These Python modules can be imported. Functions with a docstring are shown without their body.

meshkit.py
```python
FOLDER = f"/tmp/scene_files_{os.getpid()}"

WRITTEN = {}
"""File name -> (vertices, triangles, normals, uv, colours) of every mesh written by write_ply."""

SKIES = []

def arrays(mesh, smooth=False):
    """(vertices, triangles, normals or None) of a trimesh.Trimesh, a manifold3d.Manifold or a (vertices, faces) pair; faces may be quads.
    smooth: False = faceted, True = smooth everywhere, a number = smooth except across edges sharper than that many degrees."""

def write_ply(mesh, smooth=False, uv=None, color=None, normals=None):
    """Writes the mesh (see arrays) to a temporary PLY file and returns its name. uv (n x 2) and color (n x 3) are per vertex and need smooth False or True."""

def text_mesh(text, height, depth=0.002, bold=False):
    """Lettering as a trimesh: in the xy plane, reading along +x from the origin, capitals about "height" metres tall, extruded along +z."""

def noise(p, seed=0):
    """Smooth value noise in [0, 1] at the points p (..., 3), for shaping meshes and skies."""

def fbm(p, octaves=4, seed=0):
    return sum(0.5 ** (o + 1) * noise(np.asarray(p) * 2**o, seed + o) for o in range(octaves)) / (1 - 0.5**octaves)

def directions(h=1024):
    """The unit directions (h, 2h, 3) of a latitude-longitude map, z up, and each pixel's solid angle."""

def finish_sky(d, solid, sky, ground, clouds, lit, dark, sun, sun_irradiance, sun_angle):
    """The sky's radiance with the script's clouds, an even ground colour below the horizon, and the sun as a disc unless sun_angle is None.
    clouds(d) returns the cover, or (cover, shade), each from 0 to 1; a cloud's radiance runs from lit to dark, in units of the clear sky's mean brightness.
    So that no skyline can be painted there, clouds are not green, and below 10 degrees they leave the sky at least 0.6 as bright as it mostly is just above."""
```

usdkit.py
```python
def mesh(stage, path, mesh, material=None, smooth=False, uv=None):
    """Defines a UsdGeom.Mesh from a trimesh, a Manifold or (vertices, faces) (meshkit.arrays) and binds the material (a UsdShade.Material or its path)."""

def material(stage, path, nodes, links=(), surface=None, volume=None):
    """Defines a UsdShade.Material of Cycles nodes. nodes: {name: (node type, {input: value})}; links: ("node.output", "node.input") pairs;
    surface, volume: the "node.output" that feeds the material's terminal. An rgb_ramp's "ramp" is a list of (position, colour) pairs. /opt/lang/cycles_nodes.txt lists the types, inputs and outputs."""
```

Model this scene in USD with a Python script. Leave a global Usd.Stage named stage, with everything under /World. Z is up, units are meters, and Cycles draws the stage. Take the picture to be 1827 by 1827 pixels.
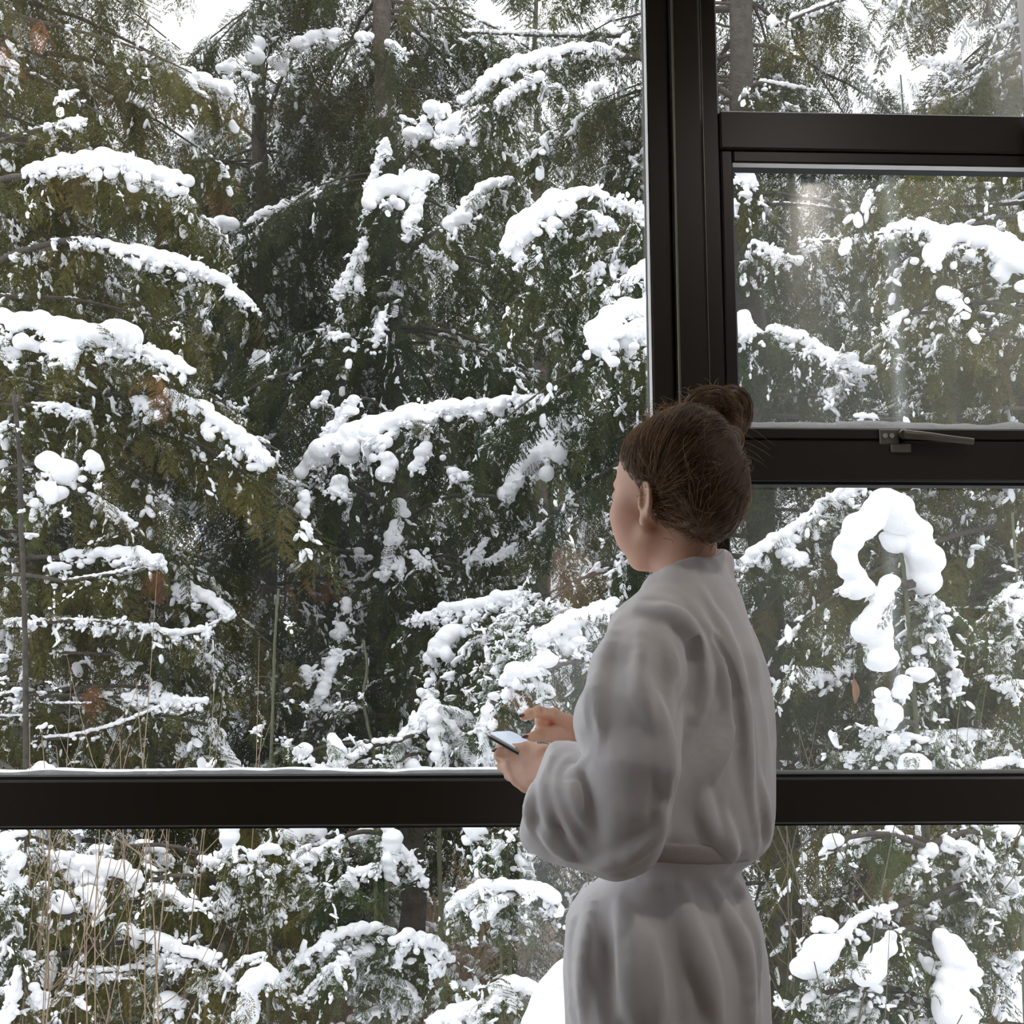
import math, random
import numpy as np
import trimesh
import manifold3d as m3
import usdkit, meshkit
from scipy.spatial.transform import Rotation as Rot
from pxr import Usd, UsdGeom, UsdLux, UsdShade, Gf, Sdf, Vt

stage = Usd.Stage.CreateInMemory()
UsdGeom.SetStageUpAxis(stage, 'Z')
UsdGeom.SetStageMetersPerUnit(stage, 1.0)
UsdGeom.Xform.Define(stage, '/World')
UsdGeom.Scope.Define(stage, '/World/Looks')

# ------------------------------------------------------------------ camera
F = 1960.0                      # focal length in pixels of the 1827 frame
YAW, PITCH, ROLL = math.radians(2.0), math.radians(8.0), math.radians(0.0)
CAM = np.array([0.0, 0.0, 1.28])
FWD = np.array([math.sin(YAW) * math.cos(PITCH), math.cos(YAW) * math.cos(PITCH), math.sin(PITCH)])
RGT = np.array([math.cos(YAW), -math.sin(YAW), 0.0])
UPV = np.cross(RGT, FWD)
cam = UsdGeom.Camera.Define(stage, '/World/camera')
cam.CreateHorizontalApertureAttr(36.0)
cam.CreateVerticalApertureAttr(36.0)
cam.CreateFocalLengthAttr(36.0 * F / 1827.0)
cam.CreateClippingRangeAttr(Gf.Vec2f(0.05, 1000))
cam.AddTransformOp().Set(Gf.Matrix4d(*RGT, 0, *UPV, 0, *(-FWD), 0, *CAM, 1))
EXPOSURE = 0.88
cam.CreateExposureAttr(EXPOSURE)

# ------------------------------------------------------------------ sky (even overcast, brighter towards the zenith)
sky = UsdLux.DomeLight.Define(stage, '/World/sky')
sky.CreateIntensityAttr(1.0)
sky_look = usdkit.material(stage, '/World/Looks/overcast_sky', {
    'tc': ('texture_coordinate', {}), 'sep': ('separate_xyz', {}),
    'mr': ('map_range', {'from_min': 0.0, 'from_max': 1.0, 'to_min': 0.0, 'to_max': 1.0, 'clamp': True}),
    'rp': ('rgb_ramp', {'ramp': [(0.0, (0.60, 0.615, 0.65)), (0.30, (0.66, 0.68, 0.73)), (0.6, (1.02, 1.04, 1.09)), (1.0, (1.42, 1.44, 1.49))]}),
    'bg': ('background_shader', {'strength': 1.0})},
    [('tc.generated', 'sep.vector'), ('sep.z', 'mr.value'), ('mr.result', 'rp.fac'), ('rp.color', 'bg.color')], surface='bg.background')
UsdShade.MaterialBindingAPI.Apply(sky.GetPrim()).Bind(sky_look)


def ray(px, py):
    return FWD * F + RGT * (px - 913.5) + UPV * (913.5 - py)


def at(px, py, y):
    """the point of the vertical plane y=const that the pixel looks at"""
    d = ray(px, py)
    return CAM + d * ((y - CAM[1]) / d[1])


def project(p):
    q = np.asarray(p, float) - CAM
    z = q @ FWD
    return np.stack([913.5 + F * (q @ RGT) / z, 913.5 - F * (q @ UPV) / z], -1)


# ------------------------------------------------------------------ helpers
used = {}


def numbered(parent, name):
    k = used.get((parent, name), 0)
    used[(parent, name)] = k + 1
    return f'{parent}/{name}' + (f'_{k:03d}' if k else '')


def path_of(parent):
    return '/World' if parent is None else str(parent.GetPath())


def tag(prim, label=None, cat=None, group=None, kind=None):
    for k, v in (('label', label), ('category', cat), ('group', group), ('kind', kind)):
        if v:
            prim.SetCustomDataByKey(k, v)
    return prim


def obj(name, mesh, material, parent=None, smooth=30, **t):
    p = numbered(path_of(parent), name)
    return tag(usdkit.mesh(stage, p, mesh, material, smooth=smooth).GetPrim(), **t)


def thing(name, label, cat, loc=(0, 0, 0), group=None, kind=None):
    x = UsdGeom.Xform.Define(stage, numbered('/World', name))
    x.AddTranslateOp().Set(Gf.Vec3d(*map(float, loc)))
    return tag(x.GetPrim(), label, cat, group, kind)


def mat(name, color, rough=0.6, noise=None, bump=None, **kw):
    """principled look; noise=(scale, other colour, detail), bump=(scale, distance)"""
    n = {'p': ('principled_bsdf', {'base_color': color, 'roughness': rough, **kw}), 'g': ('geometry', {})}
    l = []
    if noise:
        n['n'] = ('noise_texture', {'scale': noise[0], 'detail': noise[2] if len(noise) > 2 else 3.0})
        n['r'] = ('rgb_ramp', {'ramp': [(0.3, color), (0.7, noise[1])]})
        l += [('g.position', 'n.vector'), ('n.fac', 'r.fac'), ('r.color', 'p.base_color')]
    if bump:
        n['bn'] = ('noise_texture', {'scale': bump[0], 'detail': 4.0})
        n['b'] = ('bump', {'strength': 1.0, 'distance': bump[1]})
        l += [('g.position', 'bn.vector'), ('bn.fac', 'b.height'), ('b.normal', 'p.normal')]
    return usdkit.material(stage, f'/World/Looks/{name}', n, l, surface='p.BSDF')


def box(lo, hi, bevel=0.0):
    lo, hi = np.minimum(lo, hi).astype(float), np.maximum(lo, hi).astype(float)
    if bevel:
        b = min(bevel, 0.45 * float((hi - lo).min()))
        pts = []
        for sx in (0, 1):
            for sy in (0, 1):
                for sz in (0, 1):
                    c = np.array([(lo, hi)[sx][0], (lo, hi)[sy][1], (lo, hi)[sz][2]])
                    s = np.array([1 - 2 * sx, 1 - 2 * sy, 1 - 2 * sz]) * b
                    for k in range(3):
                        e = s.copy()
                        e[k] = 0
                        pts.append(c + e)
        return trimesh.convex.convex_hull(np.array(pts))
    m = trimesh.creation.box(hi - lo)
    m.apply_translation((lo + hi) / 2)
    return m


def tube(points, radii, sides=8, caps=True):
    p = np.asarray(points, float)
    r = np.broadcast_to(np.asarray(radii, float), (len(p),))
    t = np.gradient(p, axis=0)
    t /= np.linalg.norm(t, axis=1, keepdims=True) + 1e-12
    ref = np.array([0, 0, 1.0]) if abs(t[:, 2]).mean() < 0.8 else np.array([1.0, 0.3, 0])
    a = np.cross(t, ref)
    a /= np.linalg.norm(a, axis=1, keepdims=True) + 1e-12
    b = np.cross(t, a)
    ang = np.arange(sides) * 2 * np.pi / sides
    v = (p[:, None] + r[:, None, None] * (np.cos(ang)[None, :, None] * a[:, None] + np.sin(ang)[None, :, None] * b[:, None])).reshape(-1, 3)
    i, j = np.meshgrid(np.arange(len(p) - 1), np.arange(sides), indexing='ij')
    q = np.stack([i * sides + j, (i + 1) * sides + j, (i + 1) * sides + (j + 1) % sides, i * sides + (j + 1) % sides], -1).reshape(-1, 4)
    f = [q[:, [0, 1, 2]], q[:, [0, 2, 3]]]
    if caps:
        n = len(v)
        v = np.vstack([v, p[0], p[-1]])
        k = np.arange(sides)
        last = (len(p) - 1) * sides
        f += [np.stack([np.full(sides, n), k, (k + 1) % sides], -1), np.stack([np.full(sides, n + 1), last + (k + 1) % sides, last + k], -1)]
    return trimesh.Trimesh(v, np.vstack(f), process=False)


def spline(pts, n):
    """Catmull-Rom resampling to n points (any dimension)"""
    p = np.asarray(pts, float)
    if len(p) == 2:
        return p[0] + (p[1] - p[0]) * np.linspace(0, 1, n)[:, None]
    q = np.vstack([2 * p[0] - p[1], p, 2 * p[-1] - p[-2]])
    u = np.linspace(0, len(p) - 1, n)
    i = np.minimum(u.astype(int), len(p) - 2)
    t = (u - i)[:, None]
    a, b, c, d = q[i], q[i + 1], q[i + 2], q[i + 3]
    return 0.5 * (2 * b + (c - a) * t + (2 * a - 5 * b + 4 * c - d) * t**2 + (3 * b - a - 3 * c + d) * t**3)


def join(ms):
    return trimesh.util.concatenate([m for m in ms if m is not None])


def surface_nets(V, origin, h):
    """closed quad surface (as triangles) of the zero level of the sampled field V (negative inside)"""
    nx, ny, nz = V.shape
    ins = V < 0
    c = ins[:-1, :-1, :-1].astype(np.int8)
    tot = np.zeros((nx - 1, ny - 1, nz - 1), np.int8)
    for a in (0, 1):
        for b in (0, 1):
            for d in (0, 1):
                tot += ins[a:nx - 1 + a, b:ny - 1 + b, d:nz - 1 + d]
    cells = np.argwhere((tot > 0) & (tot < 8))
    if not len(cells):
        return None
    idx = np.full((nx - 1, ny - 1, nz - 1), -1, np.int64)
    idx[tuple(cells.T)] = np.arange(len(cells))
    acc = np.zeros((len(cells), 3))
    cnt = np.zeros(len(cells))
    corners = np.array([[a, b, d] for a in (0, 1) for b in (0, 1) for d in (0, 1)])
    vals = [V[tuple((cells + k).T)] for k in corners]
    for i in range(8):
        for j in range(i + 1, 8):
            if np.abs(corners[i] - corners[j]).sum() != 1:
                continue
            a, b = vals[i], vals[j]
            m = (a < 0) != (b < 0)
            t = np.where(m, a / np.where(m, a - b, 1), 0)
            acc += np.where(m[:, None], corners[i] + (corners[j] - corners[i]) * t[:, None], 0)
            cnt += m
    v = (cells + acc / cnt[:, None]) * h + origin
    faces = []
    for ax in range(3):
        sl = [slice(None)] * 3
        sl2 = [slice(None)] * 3
        sl[ax] = slice(0, -1)
        sl2[ax] = slice(1, None)
        A, B = ins[tuple(sl)], ins[tuple(sl2)]
        e = np.argwhere(A != B)
        u, w = [(1, 2), (2, 0), (0, 1)][ax]
        shape = np.array([nx, ny, nz])
        e = e[(e[:, u] > 0) & (e[:, w] > 0) & (e[:, u] < shape[u] - 1) & (e[:, w] < shape[w] - 1)]
        du, dw = np.eye(3, dtype=int)[u], np.eye(3, dtype=int)[w]
        q = np.stack([idx[tuple((e - o).T)] for o in (du + dw, dw, 0 * du, du)], -1)
        flip = ~A[tuple(e.T)]
        q[flip] = q[flip][:, ::-1]
        faces += [q[:, [0, 1, 2]], q[:, [0, 2, 3]]]
    return trimesh.Trimesh(v, np.vstack(faces), process=False)


def smin(a, b, k):
    h = np.clip(0.5 + 0.5 * (b - a) / k, 0, 1)
    return b + (a - b) * h - k * h * (1 - h)


def smax(a, b, k):
    return -smin(-a, -b, k)


def d_cap(P, a, b, ra, rb=None):
    """distance to a tapering capsule"""
    rb = ra if rb is None else rb
    a, b = np.asarray(a, float), np.asarray(b, float)
    ab = b - a
    t = np.clip(((P - a) @ ab) / (ab @ ab + 1e-12), 0, 1)
    return np.linalg.norm(P - a - t[:, None] * ab, axis=1) - (ra + (rb - ra) * t)


def d_ell(P, c, r, R=None):
    q = P - np.asarray(c, float)
    if R is not None:
        q = q @ R
    r = np.asarray(r, float)
    k0 = np.linalg.norm(q / r, axis=1)
    k1 = np.linalg.norm(q / (r * r), axis=1) + 1e-9
    return k0 * (k0 - 1) / k1


def field_mesh(fn, lo, hi, h, coarse=4):
    """surface of fn (a distance-like field) in the box, sampled at h near the surface only"""
    lo, hi = np.asarray(lo, float), np.asarray(hi, float)
    n = (np.ceil((hi - lo) / (h * coarse)).astype(int) + 1)
    H = h * coarse
    g = np.stack(np.meshgrid(*[np.arange(k) for k in n], indexing='ij'), -1).reshape(-1, 3)
    Vc = fn(lo + g * H).reshape(n)
    nf = (n - 1) * coarse + 1
    V = np.repeat(np.repeat(np.repeat(Vc, coarse, 0), coarse, 1), coarse, 2)[:nf[0], :nf[1], :nf[2]].astype(np.float32)
    near = np.abs(Vc) < H * 1.9
    for ax in range(3):          # a coarse cell is worth sampling when any of its corners is near
        sl, s2 = [slice(None)] * 3, [slice(None)] * 3
        sl[ax], s2[ax] = slice(0, -1), slice(1, None)
        m = near.copy()
        m[tuple(sl)] |= near[tuple(s2)]
        near = m
    mask = np.repeat(np.repeat(np.repeat(near, coarse, 0), coarse, 1), coarse, 2)[:nf[0], :nf[1], :nf[2]]
    pts = np.argwhere(mask)
    for s in range(0, len(pts), 400000):
        q = pts[s:s + 400000]
        V[tuple(q.T)] = fn(lo + q * h)
    return surface_nets(V, lo, h)


# ------------------------------------------------------------------ looks of the room
M = {}
M['frame'] = mat('dark_bronze_frame', (0.018, 0.0125, 0.007), 0.38, bump=(900, 0.00004), specular_ior_level=0.4)
M['strip'] = mat('worn_bronze_edge', (0.20, 0.185, 0.14), 0.35, metallic=0.5)  # paler metal: a highlight on the edges put into the colour
M['screw'] = mat('screw_steel', (0.45, 0.44, 0.42), 0.3, metallic=0.7)
M['gasket'] = mat('black_gasket', (0.006, 0.006, 0.006), 0.6)
M['bead'] = mat('white_spacer', (0.82, 0.81, 0.78), 0.4)  # plain white for the thin strips at the pane edges
M['wall'] = mat('warm_plaster', (0.20, 0.155, 0.115), 0.9, noise=(3, (0.24, 0.19, 0.145)), bump=(120, 0.0006))
M['wall_grey'] = mat('grey_plaster', (0.70, 0.67, 0.635), 0.9, noise=(4, (0.75, 0.72, 0.69)), bump=(150, 0.0005))
M['ceiling'] = mat('ceiling_wood', (0.20, 0.135, 0.085), 0.6, noise=(2, (0.26, 0.175, 0.11)))
M['floor'] = mat('oak_floor', (0.13, 0.085, 0.055), 0.45, noise=(5, (0.18, 0.12, 0.08)))
M['steel'] = mat('handle_bronze', (0.15, 0.13, 0.105), 0.35, metallic=0.6)
M['snow'] = mat('snow', (0.955, 0.965, 0.985), 0.75, bump=(60, 0.004), specular_ior_level=0.2)


def glass(name, veil, streak=None):
    n = {'t': ('transparent_bsdf', {'color': (0.99, 0.995, 0.992)}), 'g': ('glossy_bsdf', {'color': (1, 1, 1), 'roughness': 0.0}),
         'lw': ('layer_weight', {'blend': 0.5}), 'pw': ('math', {'math_type': 'power', 'value2': 5.0}), 'f': ('math', {'math_type': 'multiply_add', 'value2': 0.9, 'value3': 0.085}), 'm': ('mix_closure', {}), 'd': ('translucent_bsdf', {'color': (0.85, 0.9, 0.9)}),
         'm2': ('mix_closure', {}), 'geo': ('geometry', {}), 'map': ('mapping', {'scale': (14.0, 1.0, 0.7)}),
         'n': ('noise_texture', {'scale': 1.6, 'detail': 3.0}), 'r': ('map_range', {'from_min': 0.35, 'from_max': 0.75, 'to_min': veil * 0.6, 'to_max': veil * 1.6, 'clamp': True})}
    l = [('lw.facing', 'pw.value1'), ('pw.value', 'f.value1'), ('f.value', 'm.fac'), ('t.BSDF', 'm.closure1'), ('g.BSDF', 'm.closure2'), ('m.closure', 'm2.closure1'), ('d.BSDF', 'm2.closure2'),
         ('geo.position', 'map.vector'), ('map.vector', 'n.vector'), ('n.fac', 'r.value')]
    if streak is not None:      # a narrow, milkier streak down the pane
        n |= {'sx': ('separate_xyz', {}), 'a': ('math', {'math_type': 'subtract', 'value2': streak}), 'b': ('math', {'math_type': 'absolute'}),
              'c': ('map_range', {'range_type': 'smoothstep', 'from_min': 0.0, 'from_max': 0.028, 'to_min': 0.04, 'to_max': 0.0, 'clamp': True}),
              's': ('math', {'math_type': 'add'})}
        l += [('geo.position', 'sx.vector'), ('sx.x', 'a.value1'), ('a.value', 'b.value1'), ('b.value', 'c.value'), ('c.result', 's.value1'), ('r.result', 's.value2'), ('s.value', 'm2.fac')]
    else:
        l += [('r.result', 'm2.fac')]
    return usdkit.material(stage, f'/World/Looks/{name}', n, l, surface='m2.closure')


# ------------------------------------------------------------------ room shell
WY = 2.34                      # inner face of the window frame
GY = WY + 0.055                # the panes
XL, XR, YB, ZC = -1.95, None, -3.2, 3.25
XR = float(at(1820.5, 150, WY)[0])
XW = XR + 0.09                  # the window runs on behind the end of the wall
YW = 0.7                      # the left wall is glazed from here to the corner, like the front
wallL = obj('wall_left', box((XL - 0.15, YB, 0), (XL, YW, ZC)), M['wall'], kind='structure')
obj('wall_right', box((XR, YB, 0), (XR + 0.25, WY - 0.012, ZC)), M['wall_grey'], kind='structure')
obj('wall_back', box((XL - 0.15, YB - 0.15, 0), (XR + 0.15, YB, ZC)), M['wall'], kind='structure')
obj('floor', box((XL - 0.15, YB - 0.15, -0.2), (XR + 0.25, WY + 0.12, 0)), M['floor'], kind='structure')
obj('ceiling', box((XL - 0.15, YB - 0.15, ZC), (XR + 0.25, WY + 0.12, ZC + 0.2)), M['ceiling'], kind='structure')


def X(px, py=400, y=WY):
    return float(at(px, py, y)[0])


def Z(py, px=600, y=WY):
    return float(at(px, py, y)[2])


zb0, zb1 = Z(1474.5), Z(1391)                 # the low transom across the whole window
xa = X(1161)                                  # left edge of the upright
xb, xc, xd = X(1203.5), X(1258), X(1289.5)
D = 0.10                                      # depth of the frame members
w1 = thing('window_1', None, None, kind='structure')
w2 = thing('window_2', None, None, kind='structure')
ZTOP = ZC - 0.06


def bar(parent, name, x0, x1, z0, z1, y0=WY, y1=WY + D, mtl='frame', bev=0.004):
    return obj(name, box((x0, y0, z0), (x1, y1, z1), bev), M[mtl], parent)


bar(w1, 'frame_stile', xa, xb - 0.002, 0.0, ZC, WY + 0.012, GY + 0.006)
bar(w1, 'frame_stile', XL, XL + 0.06, 0.0, ZC)
bar(w1, 'frame_rail', XL + 0.06, xa, zb0, zb1)
bar(w1, 'frame_rail', XL + 0.06, xa, ZTOP, ZC)
bar(w1, 'frame_rail', XL + 0.06, xa, 0.0, 0.06)
bar(w2, 'mullion', xb, xc - 0.0015, 0.0, ZC, WY - 0.008, WY + D, bev=0.006)
bar(w2, 'frame_stile', xc, xd, 0.0, ZC, WY + 0.006)
zt0, zt1 = Z(269, 1550), Z(201, 1550)         # upper transom of the right light
zm0, zm1 = Z(858, 1600), Z(786, 1600)         # middle transom
xs = X(1315, 500)                             # inner edge of the opening sash
zs0, zs1 = Z(763, 1600), Z(292, 1550)         # daylight of the opening sash
bar(w2, 'frame_rail', xd, XW, zt0, zt1)
bar(w2, 'frame_rail', xd, XW, zm0, zm1)
bar(w2, 'frame_rail', xd, XW, zb0, zb1)
bar(w2, 'frame_rail', xd, XW, ZTOP, ZC)
bar(w2, 'frame_rail', xd, XW, 0.0, 0.06)
sash = thing('window_3', None, None, kind='structure')
zr0, zr1 = zm1 + 0.0015, zt0 - 0.0015
bar(sash, 'sash_stile', xd + 0.001, xs, zr0, zr1, WY + 0.004, WY + 0.075)
bar(sash, 'sash_stile', XW - 0.05, XW, zr0, zr1, WY + 0.004, WY + 0.075)
bar(sash, 'sash_rail', xs, XW, zr0, zs0, WY + 0.004, GY + 0.006)
bar(sash, 'sash_rail', xs, XW, zs1, zr1, WY + 0.004, GY + 0.006)
# thin white strips and gaskets round the panes
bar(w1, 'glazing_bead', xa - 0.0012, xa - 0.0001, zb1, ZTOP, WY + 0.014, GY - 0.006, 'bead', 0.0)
bar(w1, 'gasket', xa - 0.0012, xa - 0.0001, zb1, ZTOP, GY - 0.0058, GY - 0.0002, 'gasket', 0.0)
bar(w1, 'gasket', xa, xa + 0.03, zb1, ZTOP, GY + 0.0065, GY + 0.03, 'gasket', 0.0)
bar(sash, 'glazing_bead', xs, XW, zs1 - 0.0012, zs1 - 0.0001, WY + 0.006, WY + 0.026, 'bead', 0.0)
bar(sash, 'gasket', xs, XW, zs1 - 0.0012, zs1 - 0.0001, WY + 0.0262, GY - 0.0002, 'gasket', 0.0)
# slim added strips, paler to paint the light caught along the upright
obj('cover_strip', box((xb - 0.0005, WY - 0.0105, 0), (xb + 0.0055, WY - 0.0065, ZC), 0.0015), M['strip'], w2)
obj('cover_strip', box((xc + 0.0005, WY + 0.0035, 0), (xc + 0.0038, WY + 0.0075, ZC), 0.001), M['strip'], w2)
for par, x0, x1, z in ((w1, XL + 0.06, xa, zb1), (w2, xd, XW, zb1), (w2, xd, XW, zm0 - 0.006), (w1, XL + 0.06, xa, zb0 - 0.006), (w2, xd, XW, zb0 - 0.006)):
    bar(par, 'gasket', x0, x1, z, z + 0.006, WY + 0.02, GY + 0.004, 'gasket', 0.0)
# panes
M['pane_clear'] = glass('pane_clear', 0.004)
M['pane_hazy'] = glass('pane_hazy', 0.007, X(1585, 900, GY))
M['pane_sash'] = glass('pane_sash', 0.010, X(1600, 600, GY))


def pane(par, x0, x1, z0, z1, m):
    return obj('pane', box((x0, GY, z0), (x1, GY + 0.006, z1)), M[m], par)


pane(w1, XL + 0.05, xa + 0.004, zb1 - 0.004, ZTOP + 0.004, 'pane_clear')
pane(w1, XL + 0.05, xa + 0.004, 0.055, zb0 + 0.004, 'pane_clear')
pane(w2, xd - 0.004, XW, zt1 - 0.004, ZTOP + 0.004, 'pane_hazy')
pane(w2, xd - 0.004, XW, zb1 - 0.004, zm0 + 0.004, 'pane_hazy')
pane(w2, xd - 0.004, XW, 0.055, zb0 + 0.004, 'pane_clear')
pane(sash, xs - 0.004, XW, zs0 - 0.004, zs1 + 0.004, 'pane_sash')
# the side light round the corner, out of the picture
w4 = thing('window_4', None, None, kind='structure')
for y0, y1 in ((YW, YW + 0.07), (1.74, 1.80), (WY + 0.02, WY + 0.12)):
    obj('frame_stile', box((XL - 0.11, y0, 0), (XL - 0.01, y1, ZC), 0.004), M['frame'], w4)
for z0, z1 in ((0, 0.06), (zb0, zb1), (ZTOP, ZC)):
    obj('frame_rail', box((XL - 0.11, YW + 0.07, z0), (XL - 0.012, WY + 0.02, z1), 0.004), M['frame'], w4)
for z0, z1 in ((0.055, zb0 + 0.004), (zb1 - 0.004, ZTOP + 0.004)):
    obj('pane', box((XL - 0.066, YW + 0.06, z0), (XL - 0.06, WY + 0.03, z1)), M['pane_clear'], w4)
# handle on the sash's bottom rail
hy = WY + 0.004
hd = thing('window_handle', 'dark metal lever handle screwed to the bottom rail of the opening window sash', 'handle')
obj('mounting_plate', box((X(1569, 780), hy - 0.006, Z(793, 1590)), (X(1604, 780), hy, Z(766, 1590)), 0.002), M['steel'], hd)
for px in (1578, 1590):
    s = trimesh.creation.cylinder(radius=0.0045, height=0.003, sections=20)
    s.apply_transform(trimesh.transformations.rotation_matrix(math.pi / 2, [1, 0, 0]))
    s.apply_translation([X(px, 778), hy - 0.0075, Z(778, px)])
    ring = trimesh.creation.annulus(r_min=0.003, r_max=0.0055, height=0.0035, sections=20)
    ring.apply_transform(trimesh.transformations.rotation_matrix(math.pi / 2, [1, 0, 0]))
    ring.apply_translation([X(px, 778), hy - 0.0075, Z(778, px)])
    obj('screw', join([s, ring]), M['screw'], hd, label='round screw head')
a0, a1, a2 = at(1606, 766, hy - 0.012), at(1640, 772, hy - 0.03), at(1735, 786, hy - 0.034)
obj('spindle', join([trimesh.creation.icosphere(3, 0.0105).apply_translation(at(1612, 774, hy - 0.014)), tube([at(1612, 776, hy), at(1612, 776, hy - 0.03)], 0.009, 16)]), M['steel'], hd)
lv = [at(1612, 775, hy - 0.026), at(1650, 778, hy - 0.031), at(1690, 783, hy - 0.032), at(1736, 788, hy - 0.030)]
lever = tube(spline(lv, 16), np.linspace(0.0105, 0.0075, 16), 14)
obj('lever', lever, M['steel'], hd)
obj('catch', box((X(1588, 800), hy - 0.012, Z(808, 1605)), (X(1624, 800), hy, Z(793, 1605)), 0.002), M['steel'], hd)
# a round ceiling lamp behind and to the right of the viewer's line of sight
lx, ly = 1.07, 0.90
lamp = thing('ceiling_lamp', 'round warm white ceiling lamp high behind the woman, outside the picture', 'lamp', (lx, ly, ZC))
obj('housing', trimesh.creation.annulus(r_min=0.062, r_max=0.078, height=0.05, sections=48).apply_translation([lx - lx, 0, -0.025]), M['frame'], lamp)
disk = UsdLux.DiskLight.Define(stage, str(lamp.GetPath()) + '/bulb')
disk.CreateRadiusAttr(0.06)
disk.CreateIntensityAttr(105.0)
disk.CreateColorAttr(Gf.Vec3f(1.0, 0.94, 0.88))
disk.AddTranslateOp().Set(Gf.Vec3d(0, 0, -0.03))
# snow lying on the outer ledges of the transoms
rng = np.random.default_rng(5)


def ledge(x0, x1, z, h, label, seed, y0=None):
    n = int((x1 - x0) / 0.012)
    xs_ = np.linspace(x0, x1, n)
    ys_ = np.linspace(GY + 0.008, GY + 0.12, 7)
    hh = h * (0.55 + 0.9 * meshkit.fbm(np.stack([xs_ * 9, 0 * xs_, 0 * xs_ + seed], -1), 4, seed))
    prof = np.sqrt(np.clip(1 - ((ys_ - ys_[0]) / (ys_[-1] - ys_[0])) ** 4, 0, 1))
    top = np.stack([np.repeat(xs_, 7), np.tile(ys_, n), (z + hh[:, None] * prof[None]).ravel()], -1)
    bot = top.copy()
    bot[:, 2] = z - 0.002
    i, j = np.meshgrid(np.arange(n - 1), np.arange(6), indexing='ij')
    q = np.stack([i * 7 + j, (i + 1) * 7 + j, (i + 1) * 7 + j + 1, i * 7 + j + 1], -1).reshape(-1, 4)
    side = np.array([[i * 7, i * 7 + n * 7, (i + 1) * 7 + n * 7, (i + 1) * 7] for i in range(n - 1)])
    f = np.vstack([q, side])
    o = obj('ledge_snow', (np.vstack([top, bot]), f), M['snow'], smooth=50)
    return tag(o, label, 'snow')


bar(w1, 'outer_ledge', XL, xa, zb1 - 0.03, zb1, GY + 0.006, GY + 0.13)
bar(w2, 'outer_ledge', xd, XW, zb1 - 0.03, zb1, GY + 0.006, GY + 0.13)
bar(w2, 'outer_ledge', xd, XW, zm1 - 0.03, zs0, GY + 0.006, GY + 0.07)
bar(w2, 'outer_ledge', xd, XW, zt1 - 0.03, zt1, GY + 0.006, GY + 0.07)
ledge(XL, xa, zb1, 0.012, 'thin strip of snow lying along the outer ledge of the wide left pane', 3)
ledge(xs, XW, zs0, 0.023, 'thin crust of snow on the outer ledge under the opening sash with the handle', 11)
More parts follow.
